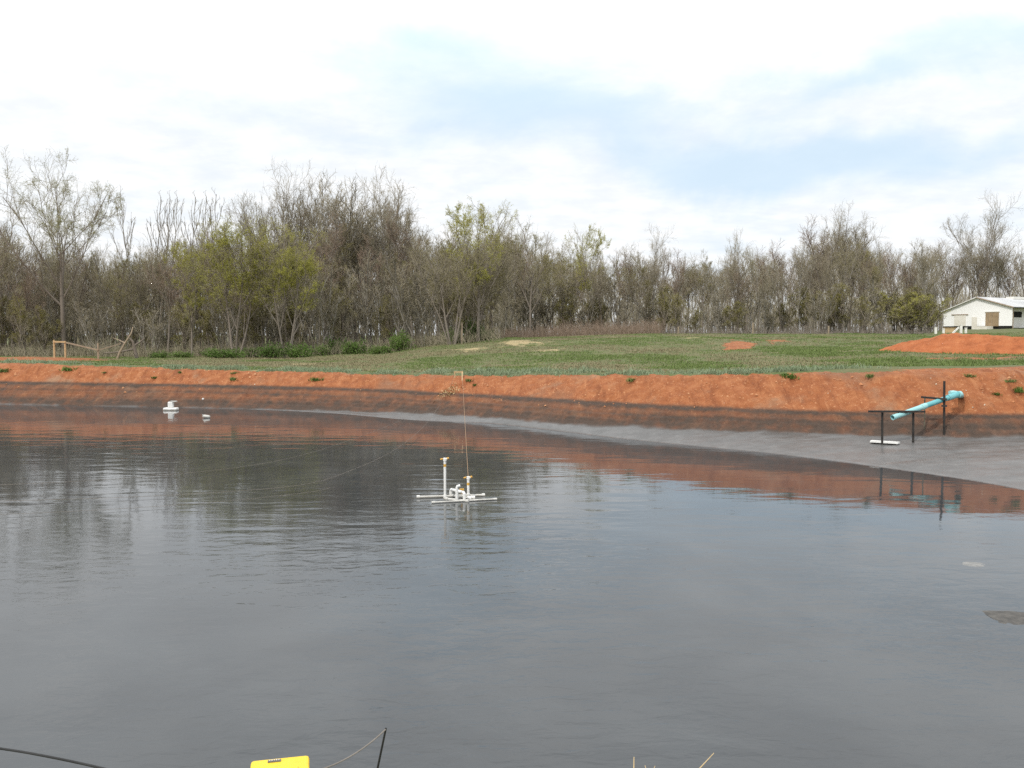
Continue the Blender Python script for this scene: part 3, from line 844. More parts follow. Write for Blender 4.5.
for i, (px, py, s) in enumerate(WEEDS):
    o = wp[i % 2] if i < 2 else wp[i % 2].copy()
    if i >= 2: COL.objects.link(o)
    o.location = bank_point(px, py); o.rotation_euler = (0, 0, i * 2.1); o.scale = (s * 1.3, s, s)
    tag(o, 'small green weed clump rooted in the bare red bank', 'weed', 'weed clumps on the red bank')
def stones(name, n, cond, smin, smax, mat, label, seed):
    rg = np.random.default_rng(seed)
    a = rg.uniform(-20, 1060, n * 6); D = rg.uniform(28, 54, n * 6); x = (a - 512) / F * D
    z, sb, sw, zl = terrain(x, D, True, True)
    k = cond(a, sb, rg.uniform(0, 1, n * 6)); x, D, z = x[k][:n], D[k][:n], z[k][:n]; n = len(x)
    base = np.array([(1, 0, 0), (-1, 0, 0), (0, 1, 0), (0, -1, 0), (0, 0, 1), (0, 0, -1)], float)
    s = smin + (smax - smin) * rg.uniform(0, 1, n) ** 3
    v = base[None] * s[:, None, None] * rg.uniform(.6, 1.3, (n, 6, 1)) + rg.normal(0, .15, (n, 6, 3)) * s[:, None, None] + np.stack([x, D, z], 1)[:, None]
    f = np.array([(0, 2, 4), (2, 1, 4), (1, 3, 4), (3, 0, 4), (2, 0, 5), (1, 2, 5), (3, 1, 5), (0, 3, 5)])
    F_ = (f[None] + (np.arange(n) * 6)[:, None, None]).reshape(-1, 3)
    o = bpy.data.objects.new(name, mesh_np(name, v.reshape(-1, 3), [F_], [mat])); COL.objects.link(o)
    return tag(o, label, 'rubble', kind='stuff')
M['clod'] = simple('clod', (.36, .13, .05), (.55, .30, .16), .9, .9)
M['pale_stone'] = simple('pale_stone', (.45, .36, .26), (.66, .58, .47), .9, .9)
stones('clay_rubble', 1600, lambda a, s, r: (s > .9) & (s < 3.3) & (r < .15 + .8 * sstep(.45, .65, fbm(a * .02, s * .7, 95))), .012, .075, M['clod'], 'crumbled clods of red clay scattered over the bank face', 91)
stones('pale_rubble', 200, lambda a, s, r: (s > 1.1) & (s < 3.1) & (r < .04 + .9 * sstep(760, 900, a)), .015, .05, M['pale_stone'], 'pale stone chips in the red bank behind the teal pipe', 92)

# ---------------------------------------------------------------- red dirt heap
def heap():
    rg = np.random.default_rng(3)
    c = Vector((28.8, 53.2)); ax = Vector((math.cos(R(-38)), math.sin(R(-38)))); ay = Vector((-ax.y, ax.x))
    n1, n2 = 150, 90
    U, W = np.meshgrid(np.linspace(-1.15, 1.15, n1), np.linspace(-1.15, 1.15, n2), indexing='ij')
    la, lb = 6.9, 3.3
    X = c.x + ax.x * U * la + ay.x * W * lb; Y = c.y + ax.y * U * la + ay.y * W * lb
    r = np.sqrt(U ** 2 + W ** 2) + (fbm(X * .5, Y * .5, 5) - .5) * .28
    prof = np.clip(1 - r, 0, 1) ** .9
    hgt = 1.0 * np.minimum(prof, .62) / .62 * (.72 + .28 * np.cos((U + .35) * 1.5))
    Z = terrain(X, Y) - .06 + np.where(prof > 0, hgt + .0 + (fbm(X * 2.2, Y * 2.2, 6) - .5) * .22 * np.minimum(1, prof * 5) + (fbm(X * 6, Y * 6, 7) - .5) * .08, -.1)
    I = np.arange(n1 * n2).reshape(n1, n2)
    q = np.stack([I[:-1, :-1], I[1:, :-1], I[1:, 1:], I[:-1, 1:]], -1).reshape(-1, 4)
    m, nt, b = nodes('red_clay_heap')
    g = N(nt, 'ShaderNodeNewGeometry'); nm = noise(nt, 1.6, 6, .65, g.outputs['Position']); nf = noise(nt, 9, 4, .65, g.outputs['Position'])
    col = ramp(nt, nm.outputs[0], [(.3, (.27, .085, .034)), (.52, (.38, .125, .05)), (.75, (.45, .175, .075))])
    col = mix(nt, maprange(nt, nf.outputs[0], .58, .72, 0, .7), col, (.5, .26, .14))
    L(nt, col, b.inputs['Base Color']); b.inputs['Roughness'].default_value = .95; b.inputs['Specular IOR Level'].default_value = .15
    bump(nt, b, nf.outputs[0], 1, .08)
    o = bpy.data.objects.new('dirt_heap', mesh_np('dirt_heap', np.stack([X, Y, Z], -1).reshape(-1, 3), [q], [m], smooth=True)); COL.objects.link(o)
    tag(o, 'long heap of bare red clay in front of the white barn', 'dirt heap')
heap()

# ---------------------------------------------------------------- barn
def barn():
    D0 = 130.0; P0 = Vector(((942.5 - 512) / F * D0, D0, 0))
    th = R(55); g = Vector((math.cos(th), -math.sin(th), 0)); a = Vector((math.sin(th), math.cos(th), 0)); W = 9.6; Ln = 26
    zg = 4.25
    for t in (0, .5, 1): zg = min(zg, gz(*(P0 + g * W * t).xy) )
    root = thing('barn', 'long white metal barn with shallow gabled roof at the edge of the wood', 'barn', (P0.x, P0.y, zg))
    Z = lambda z: z - zg
    def p(u, v, z): return Vector((g.x * u + a.x * v, g.y * u + a.y * v, z - zg))
    b0 = 4.85; el, er, rd = 6.98, 7.42, 8.82; ur = 4.8; tk = .12
    def gablewall(name, v0, zbot, zl, zr, zm, mat):
        m = MB(); pts = [(0, zbot), (W, zbot), (W, zr), (ur, zm), (0, zl)]
        m.add([p(u, v, z) for v in (v0, v0 + tk) for u, z in pts], [(0, 1, 2, 3, 4), (9, 8, 7, 6, 5)] + [(i, i + 5, (i + 1) % 5 + 5, (i + 1) % 5) for i in range(5)])
        return m.build(name, mat, root)
    # white corrugated sheet: fine vertical ribs in the material
    mt, nt, bs = nodes('white_sheet')
    tc = N(nt, 'ShaderNodeTexCoord'); n = noise(nt, .5, 5, .6, tc.outputs['Object'])
    mp = N(nt, 'ShaderNodeMapping'); mp.inputs['Scale'].default_value = (1.2, 1.2, .18); L(nt, tc.outputs['Object'], mp.inputs[0]); n2 = noise(nt, 1.3, 4, .6, mp.outputs[0])
    c = mix(nt, maprange(nt, n2.outputs[0],   .62, .80, 0, .2), (.90, .895, .885), (.72, .65, .56))
    L(nt, c, bs.inputs['Base Color']); bs.inputs['Roughness'].default_value = .55
    wv = N(nt, 'ShaderNodeTexWave'); wv.inputs['Scale'].default_value = 2.2; L(nt, tc.outputs['Object'], wv.inputs['Vector']); bump(nt, bs, wv.outputs[0], .05, .002)
    gablewall('wall', 0, b0, el, er, rd, mt)
    gablewall('wall', Ln, b0, el, er, rd, mt)
    m = MB(); m.add([p(0, 0.12, z) for z in (b0, el)] + [p(0, Ln, z) for z in (el, b0)] + [p(.12, .12, z) for z in (b0, el)] + [p(.12, Ln, z) for z in (el, b0)],
                    [(0, 1, 2, 3), (7, 6, 5, 4), (0, 4, 5, 1), (3, 2, 6, 7), (1, 5, 6, 2), (0, 3, 7, 4)])
    m.build('wall', mt, root)
    # long side, set back under the eave
    sb_ = 1.1
    def panel(name, u, v0, v1, z0, z1, t, mat, parent=root):
        m = MB(); q = [p(uu, v, z) for uu in (u, u - t) for v, z in ((v0, z0), (v1, z0), (v1, z1), (v0, z1))]
        m.add(q, [(0, 1, 2, 3), (7, 6, 5, 4), (0, 4, 5, 1), (1, 5, 6, 2), (2, 6, 7, 3), (3, 7, 4, 0)]); return m.build(name, mat, parent)
    sw = panel('side_wall', W - sb_, 1.2, Ln - .2, zg + .35, er - .1, .1, M['white_paint'])
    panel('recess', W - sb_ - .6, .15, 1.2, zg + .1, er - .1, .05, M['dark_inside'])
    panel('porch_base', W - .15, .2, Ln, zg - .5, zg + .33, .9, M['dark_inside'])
    for k in range(6):
        w = panel('window', W - sb_ + .03, 2.1 + k * 3.6, 4.9 + k * 3.6, 6.05, 6.85, .05, M['dark_inside'])
    for k in range(7):
        m = MB(); m.bar(p(W - .1, .4 + k * 3.9, zg), p(W - .1, .4 + k * 3.9, er - .12), .15, .15); m.build('post', M['old_wood'], root)
    # roof: two sheets with thickness and eave trim
    mr, nt, bs = nodes('metal_roof')
    tc = N(nt, 'ShaderNodeTexCoord'); n = noise(nt, .35, 5, .6, tc.outputs['Object'])
    L(nt, ramp(nt, n.outputs[0], [(.35, (.42, .42, .42)), (.6, (.56, .56, .55)), (.8, (.42, .36, .31))]), bs.inputs['Base Color']); bs.inputs['Roughness'].default_value = .5; bs.inputs['Metallic'].default_value = .2
    wv = N(nt, 'ShaderNodeTexWave'); wv.inputs['Scale'].default_value = 1.6; L(nt, tc.outputs['Object'], wv.inputs['Vector']); bump(nt, bs, wv.outputs[0], .5, .03)
    def slab(name, u0, z0, u1, z1, v0, v1, t, mat):
        m = MB(); q = [p(u, v, z + dz) for dz in (0, t) for u, v, z in ((u0, v0, z0), (u1, v0, z1), (u1, v1, z1), (u0, v1, z0))]
        m.add(q, [(3, 2, 1, 0), (4, 5, 6, 7), (0, 1, 5, 4), (1, 2, 6, 5), (2, 3, 7, 6), (3, 0, 4, 7)]); return m.build(name, mat, root)
    slL = (rd - el) / ur; slR = (rd - er) / (W - ur)
    slab('roof', -.45, el - .45 * slL + .03, ur, rd + .03, -.3, Ln + .3, .08, mr)
    rr = slab('roof', ur + .004, rd + .03, W + .35, er - .35 * slR + .03, -.3, Ln + .3, .08, mr)
    rust = simple('rusty_trim', (.34, .22, .15), (.56, .45, .36), 2, .8)
    for (u0, z0, u1, z1, tm) in ((-.45, el - .45 * slL, ur, rd, M['white_paint']), (ur, rd, W + .35, er - .35 * slR, rust)):
        m = MB(); m.bar(p(u0, -.33, z0 + .02), p(u1, -.33, z1 + .02), .05, .09); m.build('eave_trim', tm, root)
    m = MB(); m.bar(p(ur, 9, rd + .16), p(ur, 15, rd + .16), 1.1, .35); m.build('ridge_vent', M['white_paint'], root)
    # foundation showing dark below the sheet, and a plinth
    def front(name, u0, u1, z0, z1, out, mat, parent=root, t=.06):
        m = MB(); q = [p(u, v, z) for v in (-out, -out + t) for u, z in ((u0, z0), (u1, z0), (u1, z1), (u0, z1))]
        m.add(q, [(0, 1, 2, 3), (7, 6, 5, 4), (0, 4, 5, 1), (1, 5, 6, 2), (2, 6, 7, 3), (3, 7, 4, 0)]); return m.build(name, mat, parent)
    front('foundation', .15, W - .05, zg - .6, b0 - .003, -.12, M['dark_inside'], t=.1)
    # sliding door with its track
    d = front('sliding_door', 1.6, 3.25, b0 + .02, 6.42, .07, M['cream_panel'])
    front('track', 1.2, 3.6, 6.44, 6.53, .12, M['brown_panel'], d)
    front('door', 4.15, 4.85, zg + .05, 6.12, .08, M['cream_panel'])
    w = front('doorway', 6.05, 7.85, b0 - .05, 6.75, .07, M['brown_panel'])
    front('mullion', 6.92, 6.99, b0 - .05, 6.72, .1, M['old_wood'], w, .03)
    front('mullion', 6.4, 6.46, b0 - .05, 6.72, .1, M['old_wood'], w, .03)
    front('lintel', 5.95, 7.95, 6.76, 6.86, .11, M['white_paint'], w, .08)
    # concrete ramp and step at the doorway
    m = MB(); m.box(p(6.4, -1.0, zg + .3), (1.6, 1.6, .5), -th); m.build('step', M['cream_panel'], root)
barn()
M['post_white'] = simple('post_white', (.70, .68, .62), (.82, .81, .77), 3, .6)
PO = [(935, 327.5, .23), (942.7, 329, .21), (960.2, 325, .23), (965, 328, .21)]
PL = ['stubby white post furthest from the barn door', 'shorter white post, second out from the barn', 'tallest white post, with a board leaning on it', 'white post nearest the small barn door']
for (px, ty, w), lab in zip(PO, PL):
    D = 101.0; x = (px - 512) / F * D; zb = gz(x, D); zt = H + ray(px, ty).z * D
    mb = MB(); mb.box((0, 0, (zt - zb) / 2 - .15), (w, w, zt - zb + .3)); mb.box((0, 0, zt - zb + .02), (w + .05, w + .05, .05))
    o = mb.build('post', M['post_white'], bevel=.015); o.location = (x, D, zb); tag(o, lab, 'post', 'white posts before the barn')
mb = MB(); a = at(952.5, 333.4, 100.6); b = at(959, 327.3, 100.86); mb.bar(a, b, .06, .2)
tag(mb.build('leaning_board', M['post_white']), 'white board leaning against the tallest white post', 'board')
mb = MB(); p_ = at(949, 331.2, 108); zb = gz(p_.x, p_.y); mb.box((p_.x, p_.y, zb + .25), (1.1, .5, .55)); mb.box((p_.x + .1, p_.y, zb + .56), (1.3, .6, .08))
tag(mb.build('timber_pile', M['wood']), 'low pile of pale timber on the grass before the barn', 'timber')

# ---------------------------------------------------------------- fence and snags at left
def fence():
    D = 73.0
    x0 = (54 - 512) / F * D
    root = thing('wooden_fence', 'short run of wooden fence with a new braced end and a broken sagging rail', 'fence', (x0, D, gz(x0, D)))
    O = root.location
    def loc(px, py, d=D): return at(px, py, d) - O
    for px, ty, mat in ((54, 340, 'wood'), (65, 341, 'wood'), (98, 343, 'old_wood')):
        x = (px - 512) / F * D; mb = MB(); t = loc(px, ty); mb.tube([(t.x, 0, gz(x, D) - O.z - .3), t], .075, 8); mb.build('post', M[mat], root)
    mb = MB(); mb.bar(loc(53.2, 341.8, D - .1), loc(65.8, 342, D - .1), .09, .12); mb.build('rail', M['wood'], root)
    mb = MB(); mb.bar(loc(66, 342.5, D - .1), loc(98, 350, D - .1), .08, .11); r_ = mb.build('rail', M['old_wood'], root); r_['label'] = 'weathered sagging rail'
    mb = MB(); mb.bar(loc(99, 350), loc(121, 343.5, D + 1.), .07, .09); mb.build('rail', M['old_wood'], root)
fence()
def snag(name, segs, mat, label):
    mb = MB(); o = segs[0][0][0]
    for pts, r0 in segs:
        n = len(pts); mb.tube(pts, [r0 * (1 - .6 * i / (n - 1)) for i in range(n)], 7)
    ob = mb.build(name, mat, loc=o); tag(ob, label, 'dead branch')
g1 = at(117, 357.5, 74); g1.z = gz(g1.x, g1.y) - .1
snag('broken_branch', [([g1, at(120, 352, 74), at(125, 343, 74), at(131, 334, 74), at(133, 327, 74.2)], .11), ([at(125, 343, 74), at(119, 340, 74.3), at(113, 338, 74.6)], .05)], M['old_wood'], 'pale splintered branch propped up beside the broken rail')
g2 = at(137, 356, 75); g2.z = gz(g2.x, g2.y) - .1
snag('fallen_trunk', [([g2, at(135, 350, 75), at(133, 342, 75), at(127, 335, 75)], .17), ([at(134, 346, 75), at(140, 342, 75.2), at(145, 338, 75.4)], .10), ([at(134, 349, 75), at(120, 352, 74.8), at(104, 353, 74.6)], .09)], M['bark'],
     'dark forked dead trunk slumped behind the pale splintered branch')
for px, D, ty, lab in ((462, 80, 322.5, 'thin pale fence post standing at the left shoulder of the hill'), (678, 100, 326.5, 'short pale fence post on the hill crest among saplings'), (752.5, 100, 322.5, 'taller pale fence post behind the orange soil patch'),
                       (828, 104, 326, 'weathered fence post on the grass before the broad bare tree')):
    x = (px - 512) / F * D; zb = gz(x, D); zt = H + ray(px, ty).z * D
    mb = MB(); mb.tube([(0, 0, -.3), (0, 0, zt - zb)], .085, 8); o = mb.build('fence_post', M['old_wood']); o.location = (x, D, zb); tag(o, lab, 'post', 'fence posts along the wood')

# ---------------------------------------------------------------- teal outfall pipe and trestles
def bank_D(px, py): return bank_point(px, py)
pe0 = at(892.5, 417.6, 26.9); pe1 = at(952.5, 396.2, 27.9)
root = thing('drain_pipe', 'teal plastic drain pipe sloping down from the red bank to the mud', 'pipe', pe1)
dirv = (pe1 - pe0).normalized()
mb = MB()
def ring_tube(a, b, r, ri):
    """open pipe with a bore at a"""
    m = MB(); t = (b - a).normalized(); n = 20
    u = t.cross(Vector((0, 0, 1))).normalized(); w = u.cross(t)
    def rg_(c, rr): return [c + rr * (math.cos(2 * math.pi * k / n) * u + math.sin(2 * math.pi * k / n) * w) for k in range(n)]
    v = rg_(a, r) + rg_(b, r) + rg_(a, ri) + rg_(a + t * .5, ri)
    f = []
    for k in range(n):
        k2 = (k + 1) % n
        f += [(k, k2, n + k2, n + k), (k, 2 * n + k, 2 * n + k2, k2), (2 * n + k, 3 * n + k, 3 * n + k2, 2 * n + k2)]
    f += [tuple(n + k for k in range(n)), tuple(3 * n + k for k in range(n))]
    m.add(v, f); return m
pm = pe0.lerp(pe1, .52)
for nm, a, b, mt in (('pipe_section', pe0, pm, M['teal_pale']), ('pipe_section', pm - dirv * .02, pe1, M['teal'])):
    m = ring_tube(a - root.location, b - root.location, .08, .07); o = m.build(nm, mt, root, smooth=False)
    o.data.polygons.foreach_set('use_smooth', [True] * len(o.data.polygons))
    md = o.modifiers.new('edge', 'EDGE_SPLIT'); md.split_angle = R(50)
mb = MB(); mb.tube([pm - dirv * .12 - root.location, pm + dirv * .07 - root.location], .09, 20); mb.build('coupling', M['teal_pale'], root)
def rl_(px, py, d): return at(px, py, d) - root.location
mb = MB(); mb.tube([pe1 - root.location - dirv * .2, rl_(956, 395.2, 28.0), rl_(959.2, 394.6, 28.12), rl_(960.6, 395.2, 28.45), rl_(961, 397.5, 30.3)], .095, 20); mb.build('elbow', M['teal'], root)
mb = MB(); mb.tube([rl_(949.6, 392.6, 28.05), rl_(953, 392.6, 28.08), rl_(958, 393.6, 28.12)], [.06, .07, .075], 16); mb.build('spur', M['teal_pale'], root)
mb = MB(); mb.tube([rl_(958.2, 394.5, 28.02), rl_(960.2, 394.3, 28.06)], .105, 20); mb.build('collar', M['teal_pale'], root)
def trestle(label, posts, beams, D):
    r = None
    for px, ty, by, d in posts:
        t = at(px, ty, d); b = at(px, by, d); b.z = min(b.z, gz(b.x, b.y)) - .3
        if r is None: r = thing('pipe_trestle', label, 'trestle', (b.x, b.y, gz(b.x, b.y)), 'trestles carrying the teal pipe')
        thin = px == 924.8
        mb = MB(); mb.bar(b - r.location, t - r.location, .03 if thin else .052, .03 if thin else .052); mb.build('post', M['weathered'] if thin else M['black'], r)
    for (x0, y0, d0, x1, y1, d1, hh) in beams:
        mb = MB(); mb.bar(at(x0, y0, d0) - r.location, at(x1, y1, d1) - r.location, .07, hh); mb.build('crossbar', M['black'], r)
trestle('low black timber trestle over the open end of the teal pipe', [(882.3, 411, 441.5, 27.1), (913.3, 412, 443, 27.1)], [(868.5, 411.4, 27.0, 925, 411.6, 27.0, .06)], 27)
trestle('taller black timber trestle holding up the upper part of the teal pipe', [(944.3, 381, 433, 27.65), (924.8, 397, 418, 28.0)], [(921, 397, 27.9, 947, 399.3, 27.55, .06), (941.5, 405.8, 27.55, 947, 406, 27.5, .05)], 28)
mb = MB(); a = bank_point(871, 442.8); b = bank_point(899, 444.8)
za = gz(a.x, a.y); zb = gz(b.x, b.y)
mb.bar((a.x, a.y, za + .05), (b.x, b.y, zb + .05), .22, .05)
tag(mb.build('white_board', M['pvc']), 'white board lying on the grey mud under the pipe mouth', 'board')

# ---------------------------------------------------------------- floating sprinkler raft
def sprinkler():
    C = on(455, 499, 0)
    D = C.y
    root = thing('floating_sprinkler', 'white plastic pipe raft with two upright risers floating on the pond', 'sprinkler', C)
    def w(px, py): return on(px, py, 0.02) - C
    def up(base, px, py, d=None):
        q = at(px, py, base.y + C.y); return Vector((base.x, base.y, q.z))
    r = .028
    # raft pipes
    for (x0, y0, x1, y1, rr, mt) in ((417.5, 497.2, 484, 495.2, .03, 'pvc'), (432.5, 502.4, 496, 499, .018, 'pvc_dirty'), (446, 498.8, 468, 501, .026, 'pvc_dirty'), (452, 496, 472, 498.5, .026, 'pvc')):
        mb = MB(); a = w(x0, y0); b = w(x1, y1); mb.tube([a, b], rr, 10)
        t = (b - a).normalized() * .05
        mb.tube([a - t * .4, a + t], rr * 1.45, 10); mb.tube([b - t, b + t * .4], rr * 1.35, 10)
        mb.build('float_pipe', M[mt], root, smooth=False)
    def nozzle(top, parent):
        mb = MB(); mb.tube([top + Vector((-.10, 0, .0)), top + Vector((-.04, 0, .015))], .018, 8); mb.tube([top + Vector((.03, 0, .015)), top + Vector((.09, 0, .03))], .024, 8)
        mb.tube([top + Vector((0, 0, -.16)), top + Vector((0, 0, -.1))], .03, 8); mb.build('nozzle', M['brass'], parent)
    for px, by, ty in ((445, 498.5, 459.5), (468.3, 497, 478)):
        b = w(px, by); t = up(b, px, ty)
        mb = MB(); mb.tube([b - Vector((0, 0, .25)), t], r, 12); mb.tube([t - Vector((0, 0, .03)), t + Vector((0, 0, .03))], r * 1.35, 12)
        mb.tube([t + Vector((-.03, 0, .012)), t + Vector((.05, 0, .012))], r * .95, 10)
        mb.tube([b, b + Vector((0, 0, .08))], r * 1.4, 12)
        ri = mb.build('riser', M['pvc'], root); nozzle(t, ri)
    # arched manifold
    b0 = w(450.8, 496); b1 = w(464.3, 500.4)
    t0 = up(b0, 451, 489.3); t1 = up(b1, 464.3, 492.6)
    mb = MB(); mb.tube([b0, t0 - Vector((0, 0, .03)), t0 + (t1 - t0).normalized() * .03, t1 - (t1 - t0).normalized() * .03, t1 - Vector((0, 0, .03)), b1], r * 1.15, 12)
    mb.build('manifold', M['pvc'], root)
    b = w(456.8, 500.8); t = up(b, 456.8, 486.3)
    mb = MB(); mb.tube([b - Vector((0, 0, .1)), t - Vector((0, 0, .04)), t + Vector((.015, 0, 0)), t + Vector((.075, 0, .015))], r * 1.1, 12); mb.build('elbow_pipe', M['pvc'], root)
    v = up(w(461.8, 497.5), 461.8, 489.5); mb = MB(); mb.box(v, (.10, .05, .035)); mb.tube([v - Vector((0, 0, .1)), v], .015, 8); mb.build('valve', M['brass'], root)
    for px, py in ((469.5, 499), (473, 498.6)):
        c = w(px, py); mb = MB(); mb.tube([c - Vector((.045, 0, -.01)), c + Vector((.045, 0, .01))], .055, 12); mb.build('float', M['pvc'], root)
    return root, up(w(468.3, 497), 468.3, 478) + C
spr, sprtop = sprinkler()

# ---------------------------------------------------------------- wooden stake frame and ropes
fr = bank_point(455, 377.5); D = fr.y
root = thing('rope_anchor', 'small pale wooden stake frame at the top of the red bank anchoring ropes', 'stake frame', fr)
for px, by in ((454.8, 378), (462.2, 386)):
    t = at(px, 371.5, D); b = bank_point(px, by); b.z -= .12
    mb = MB(); mb.bar(b - fr, Vector((t.x, b.y if abs(b.y - D) < 1 else D, t.z)) - fr, .05, .05); mb.build('stake', M['wood'], root)
mb = MB(); mb.bar(at(453.8, 372, D - .04) - fr, at(463, 372, D - .04) - fr, .05, .06); mb.build('crossbar', M['wood'], root)
def rope(label, pts, r, mat, name='rope'):
    mb = MB(); mb.tube(pts, r, 6); o = mb.build(name, mat); tag(o, label, 'rope', 'ropes strung over the pond'); return o
def sag(a, b, s, n=24):
    a = Vector(a); b = Vector(b)
    return [a.lerp(b, t / n) - Vector((0, 0, 4 * s * (t / n) * (1 - t / n))) for t in range(n + 1)]
ra = at(462.2, 373, D); rope('thin brown rope dropping from the stake frame to the shorter white riser', sag(ra, sprtop, .06), .0055, M['rope'])
rb = at(454.8, 374, D)
def thru(pts):
    """rope through pixel points at given depths, smoothed"""
    P = [at(*q) for q in pts]
    out = []
    for i in range(len(P) - 1):
        p0 = P[max(i - 1, 0)]; p1 = P[i]; p2 = P[i + 1]; p3 = P[min(i + 2, len(P) - 1)]
        for k in range(8):
            t = k / 8
            out.append(.5 * ((2 * p1) + (p2 - p0) * t + (2 * p0 - 5 * p1 + 4 * p2 - p3) * t * t + (3 * p1 - p0 - 3 * p2 + p3) * t ** 3))
    return out + [P[-1]]
def over(px, py):
    return (px, py, bank_point(px, py).y - .12)
rope('pale brown rope running from the stake frame far out over the water', thru([(454.8, 374, D), over(449.5, 388), over(441, 403), (424, 426, 34), (396, 449, 27.4), (352, 470, 23.4), (300, 485, 21.2), (190, 494, 20), (75, 499, 19.4), (-80, 503, 18.8)]), .0040, M['rope_grey'])
rope('faint grey rope crossing the bank left of the stake frame to the water', thru([over(436, 394), over(415, 411), (395, 423, 35.5), (320, 450, 27.5), (240, 467, 24), (100, 480, 21.8), (-60, 487, 20.8)]), .004, M['rope_grey'])
rope('faint grey rope lying low over the water in front of the long brown rope', thru([(330, 487.5, 20.9), (310, 492, 20.3), (210, 502.5, 19.0), (60, 512, 18), (-60, 516, 17.5)]), .0035, M['rope_grey'])

# straw at the foot of the stake frame
def strawpile(c, n, sx, sy, h):
    rg = np.random.default_rng(9); x = rg.normal(c.x, sx, n); y = rg.normal(c.y, sy, n)
    o = blades('dry_grass', x, y, terrain(x, y) + .01, np.full(n, h), .03, M['straw'], 3.0, 1, 0, 9)
    tag(o, 'pale dry straw scattered on the bank below the stake frame', 'dry grass', kind='stuff')
strawpile(bank_point(450, 393), 260, .26, .22, .1)

# ---------------------------------------------------------------- floats near the far shore
c = on(171, 410.3, 0)
root = thing('white_float', 'white float with a square block on top near the far shore', 'float', c)
mb = MB(); mb.box((0, 0, .05), (.66, .35, .16)); mb.build('hull', M['pvc'], root, bevel=.05)
mb = MB(); mb.box((0, 0, .27), (.24, .22, .28)); mb.build('block', M['pvc'], root, bevel=.03)
mb = MB(); mb.box((.13, 0, .43), (.3, .2, .04)); mb.build('cap', M['pvc_dirty'], root)
c = on(206.5, 418, 0)
mb = MB(); mb.tube([(-.17, 0, .06), (-.1, 0, .08), (.1, .02, .05), (.15, .02, .03)], [.02, .07, .07, .03], 10)
o = mb.build('floating_jug', M['pvc_dirty'], smooth=True); o.location = c; tag(o, 'small white jug floating low beside the white float', 'jug')
c = bank_point(203, 399.7); mb = MB(); mb.box((0, 0, .03), (.09, .07, .09), .6)
o = mb.build('scrap', M['pvc'], bevel=.02); o.location = c; tag(o, 'tiny white scrap stuck on the stained bank above the jug', 'scrap')

# scum on the water by the right edge
M['scum'] = simple('scum', (.045, .043, .04), (.12, .112, .10), 7, .8)
M['foam'] = simple('foam', (.14, .14, .135), (.26, .255, .24), 9, .6)
def mat_patch(name, px, py, wx, wy, hgt, mat, label, cat, seed, edge=.5):
    c = on(px, py, 0); n1, n2 = 70, 50
    U, W = np.meshgrid(np.linspace(-1, 1, n1), np.linspace(-1, 1, n2), indexing='ij')
    X = U * wx; Y = W * wy
    r = np.sqrt(U ** 2 + W ** 2) + (fbm(X * 2.2 + seed, Y * 2.2, seed) - .5) * edge * 2.2
    Z = hgt * np.clip(1 - r, -1, .6) + (fbm(X * 9, Y * 9, seed + 1) - .5) * hgt * .5 - .004
    I = np.arange(n1 * n2).reshape(n1, n2)
    q = np.stack([I[:-1, :-1], I[1:, :-1], I[1:, 1:], I[:-1, 1:]], -1).reshape(-1, 4)
    keep = Z.ravel()[q].max(1) > -.01; q = q[keep]
    o = bpy.data.objects.new(name, mesh_np(name, np.stack([X, Y, Z], -1).reshape(-1, 3), [q], [mat], smooth=True)); COL.objects.link(o); o.location = c
    tag(o, label, cat); return o
mat_patch('scum_patch', 1021, 617, .40, .40, .010, M['scum'], 'dark ragged scum mat floating on the pond water', 'scum', 4, 1.25)
mat_patch('foam_streak', 975, 564, .26, .20, .008, M['foam'], 'pale scrap of foam drifting on the dark water', 'foam', 9, .8)

# ---------------------------------------------------------------- near bank: case, stake, cable, straws
def case():
    zt = 2.06
    c1 = on(253.5, 761.3, zt); c2 = on(306.5, 755.8, zt)
    ex = (c2 - c1); wid = ex.length; ex.normalize(); ey = Vector((-ex.y, ex.x, 0))
    root = thing('yellow_case', 'bright yellow hard plastic case lying on the near bank', 'case', (c1.x, c1.y, 1.8))
    ctr = (c1 + c2) / 2 - ey * .10; ctr.z = 0
    ex.z = 0; ex.normalize(); Mx = Matrix((ex, ey, Vector((0, 0, 1)))).transposed()
    def B(name, u, v, z, su, sv, sz, mat, bev, par=root):
        mb = MB(); mb.box(Vector(ctr + ex * u + ey * v) - Vector((c1.x, c1.y, 0)) + Vector((0, 0, z - 1.8)), (su, sv, sz), M=Mx); return mb.build(name, mat, par, bevel=bev)
    B('body', 0, 0, 1.88, wid + .03, .235, .17, M['yellow'], .012)
    lid = B('lid', 0, 0, 2.013, wid + .02, .225, .094, M['yellow'], .012)
    for u in (-.055, 0.055):
        B('rib', u, -.03, 2.061, .02, .1, .008, M['yellow'], .003, lid)
    plate = simple('plate', (.10, .09, .08), (.16, .15, .13), 30, .5)
    pl = B('plate', -.02, .082, 2.0615, .046, .016, .004, plate, 0, lid)
    lt = simple('letter_grey', (.5, .48, .46), (.6, .58, .55), 30, .5)
    mb = MB()
    for k in range(5):
        q = ctr + ex * (-.036 + k * .008) + ey * .082 - Vector((c1.x, c1.y, 0)) + Vector((0, 0, 2.0655 - 1.8))
        mb.box(q, (.004, .008 if k % 2 else .006, .002), M=Mx)
    mb.build('lettering', lt, pl)
    B('latch', .05, -.122, 1.97, .03, .014, .06, M['cable'], .003)
    B('latch', -.05, -.122, 1.97, .03, .014, .06, M['cable'], .003)
    B('handle', 0, -.135, 1.93, .09, .02, .02, M['cable'], .006)
case()
st = at(386, 728, 3.05); sb0 = at(374.5, 783, 3.05)
d = (sb0 - st).normalized(); k = (1.75 - st.z) / d.z
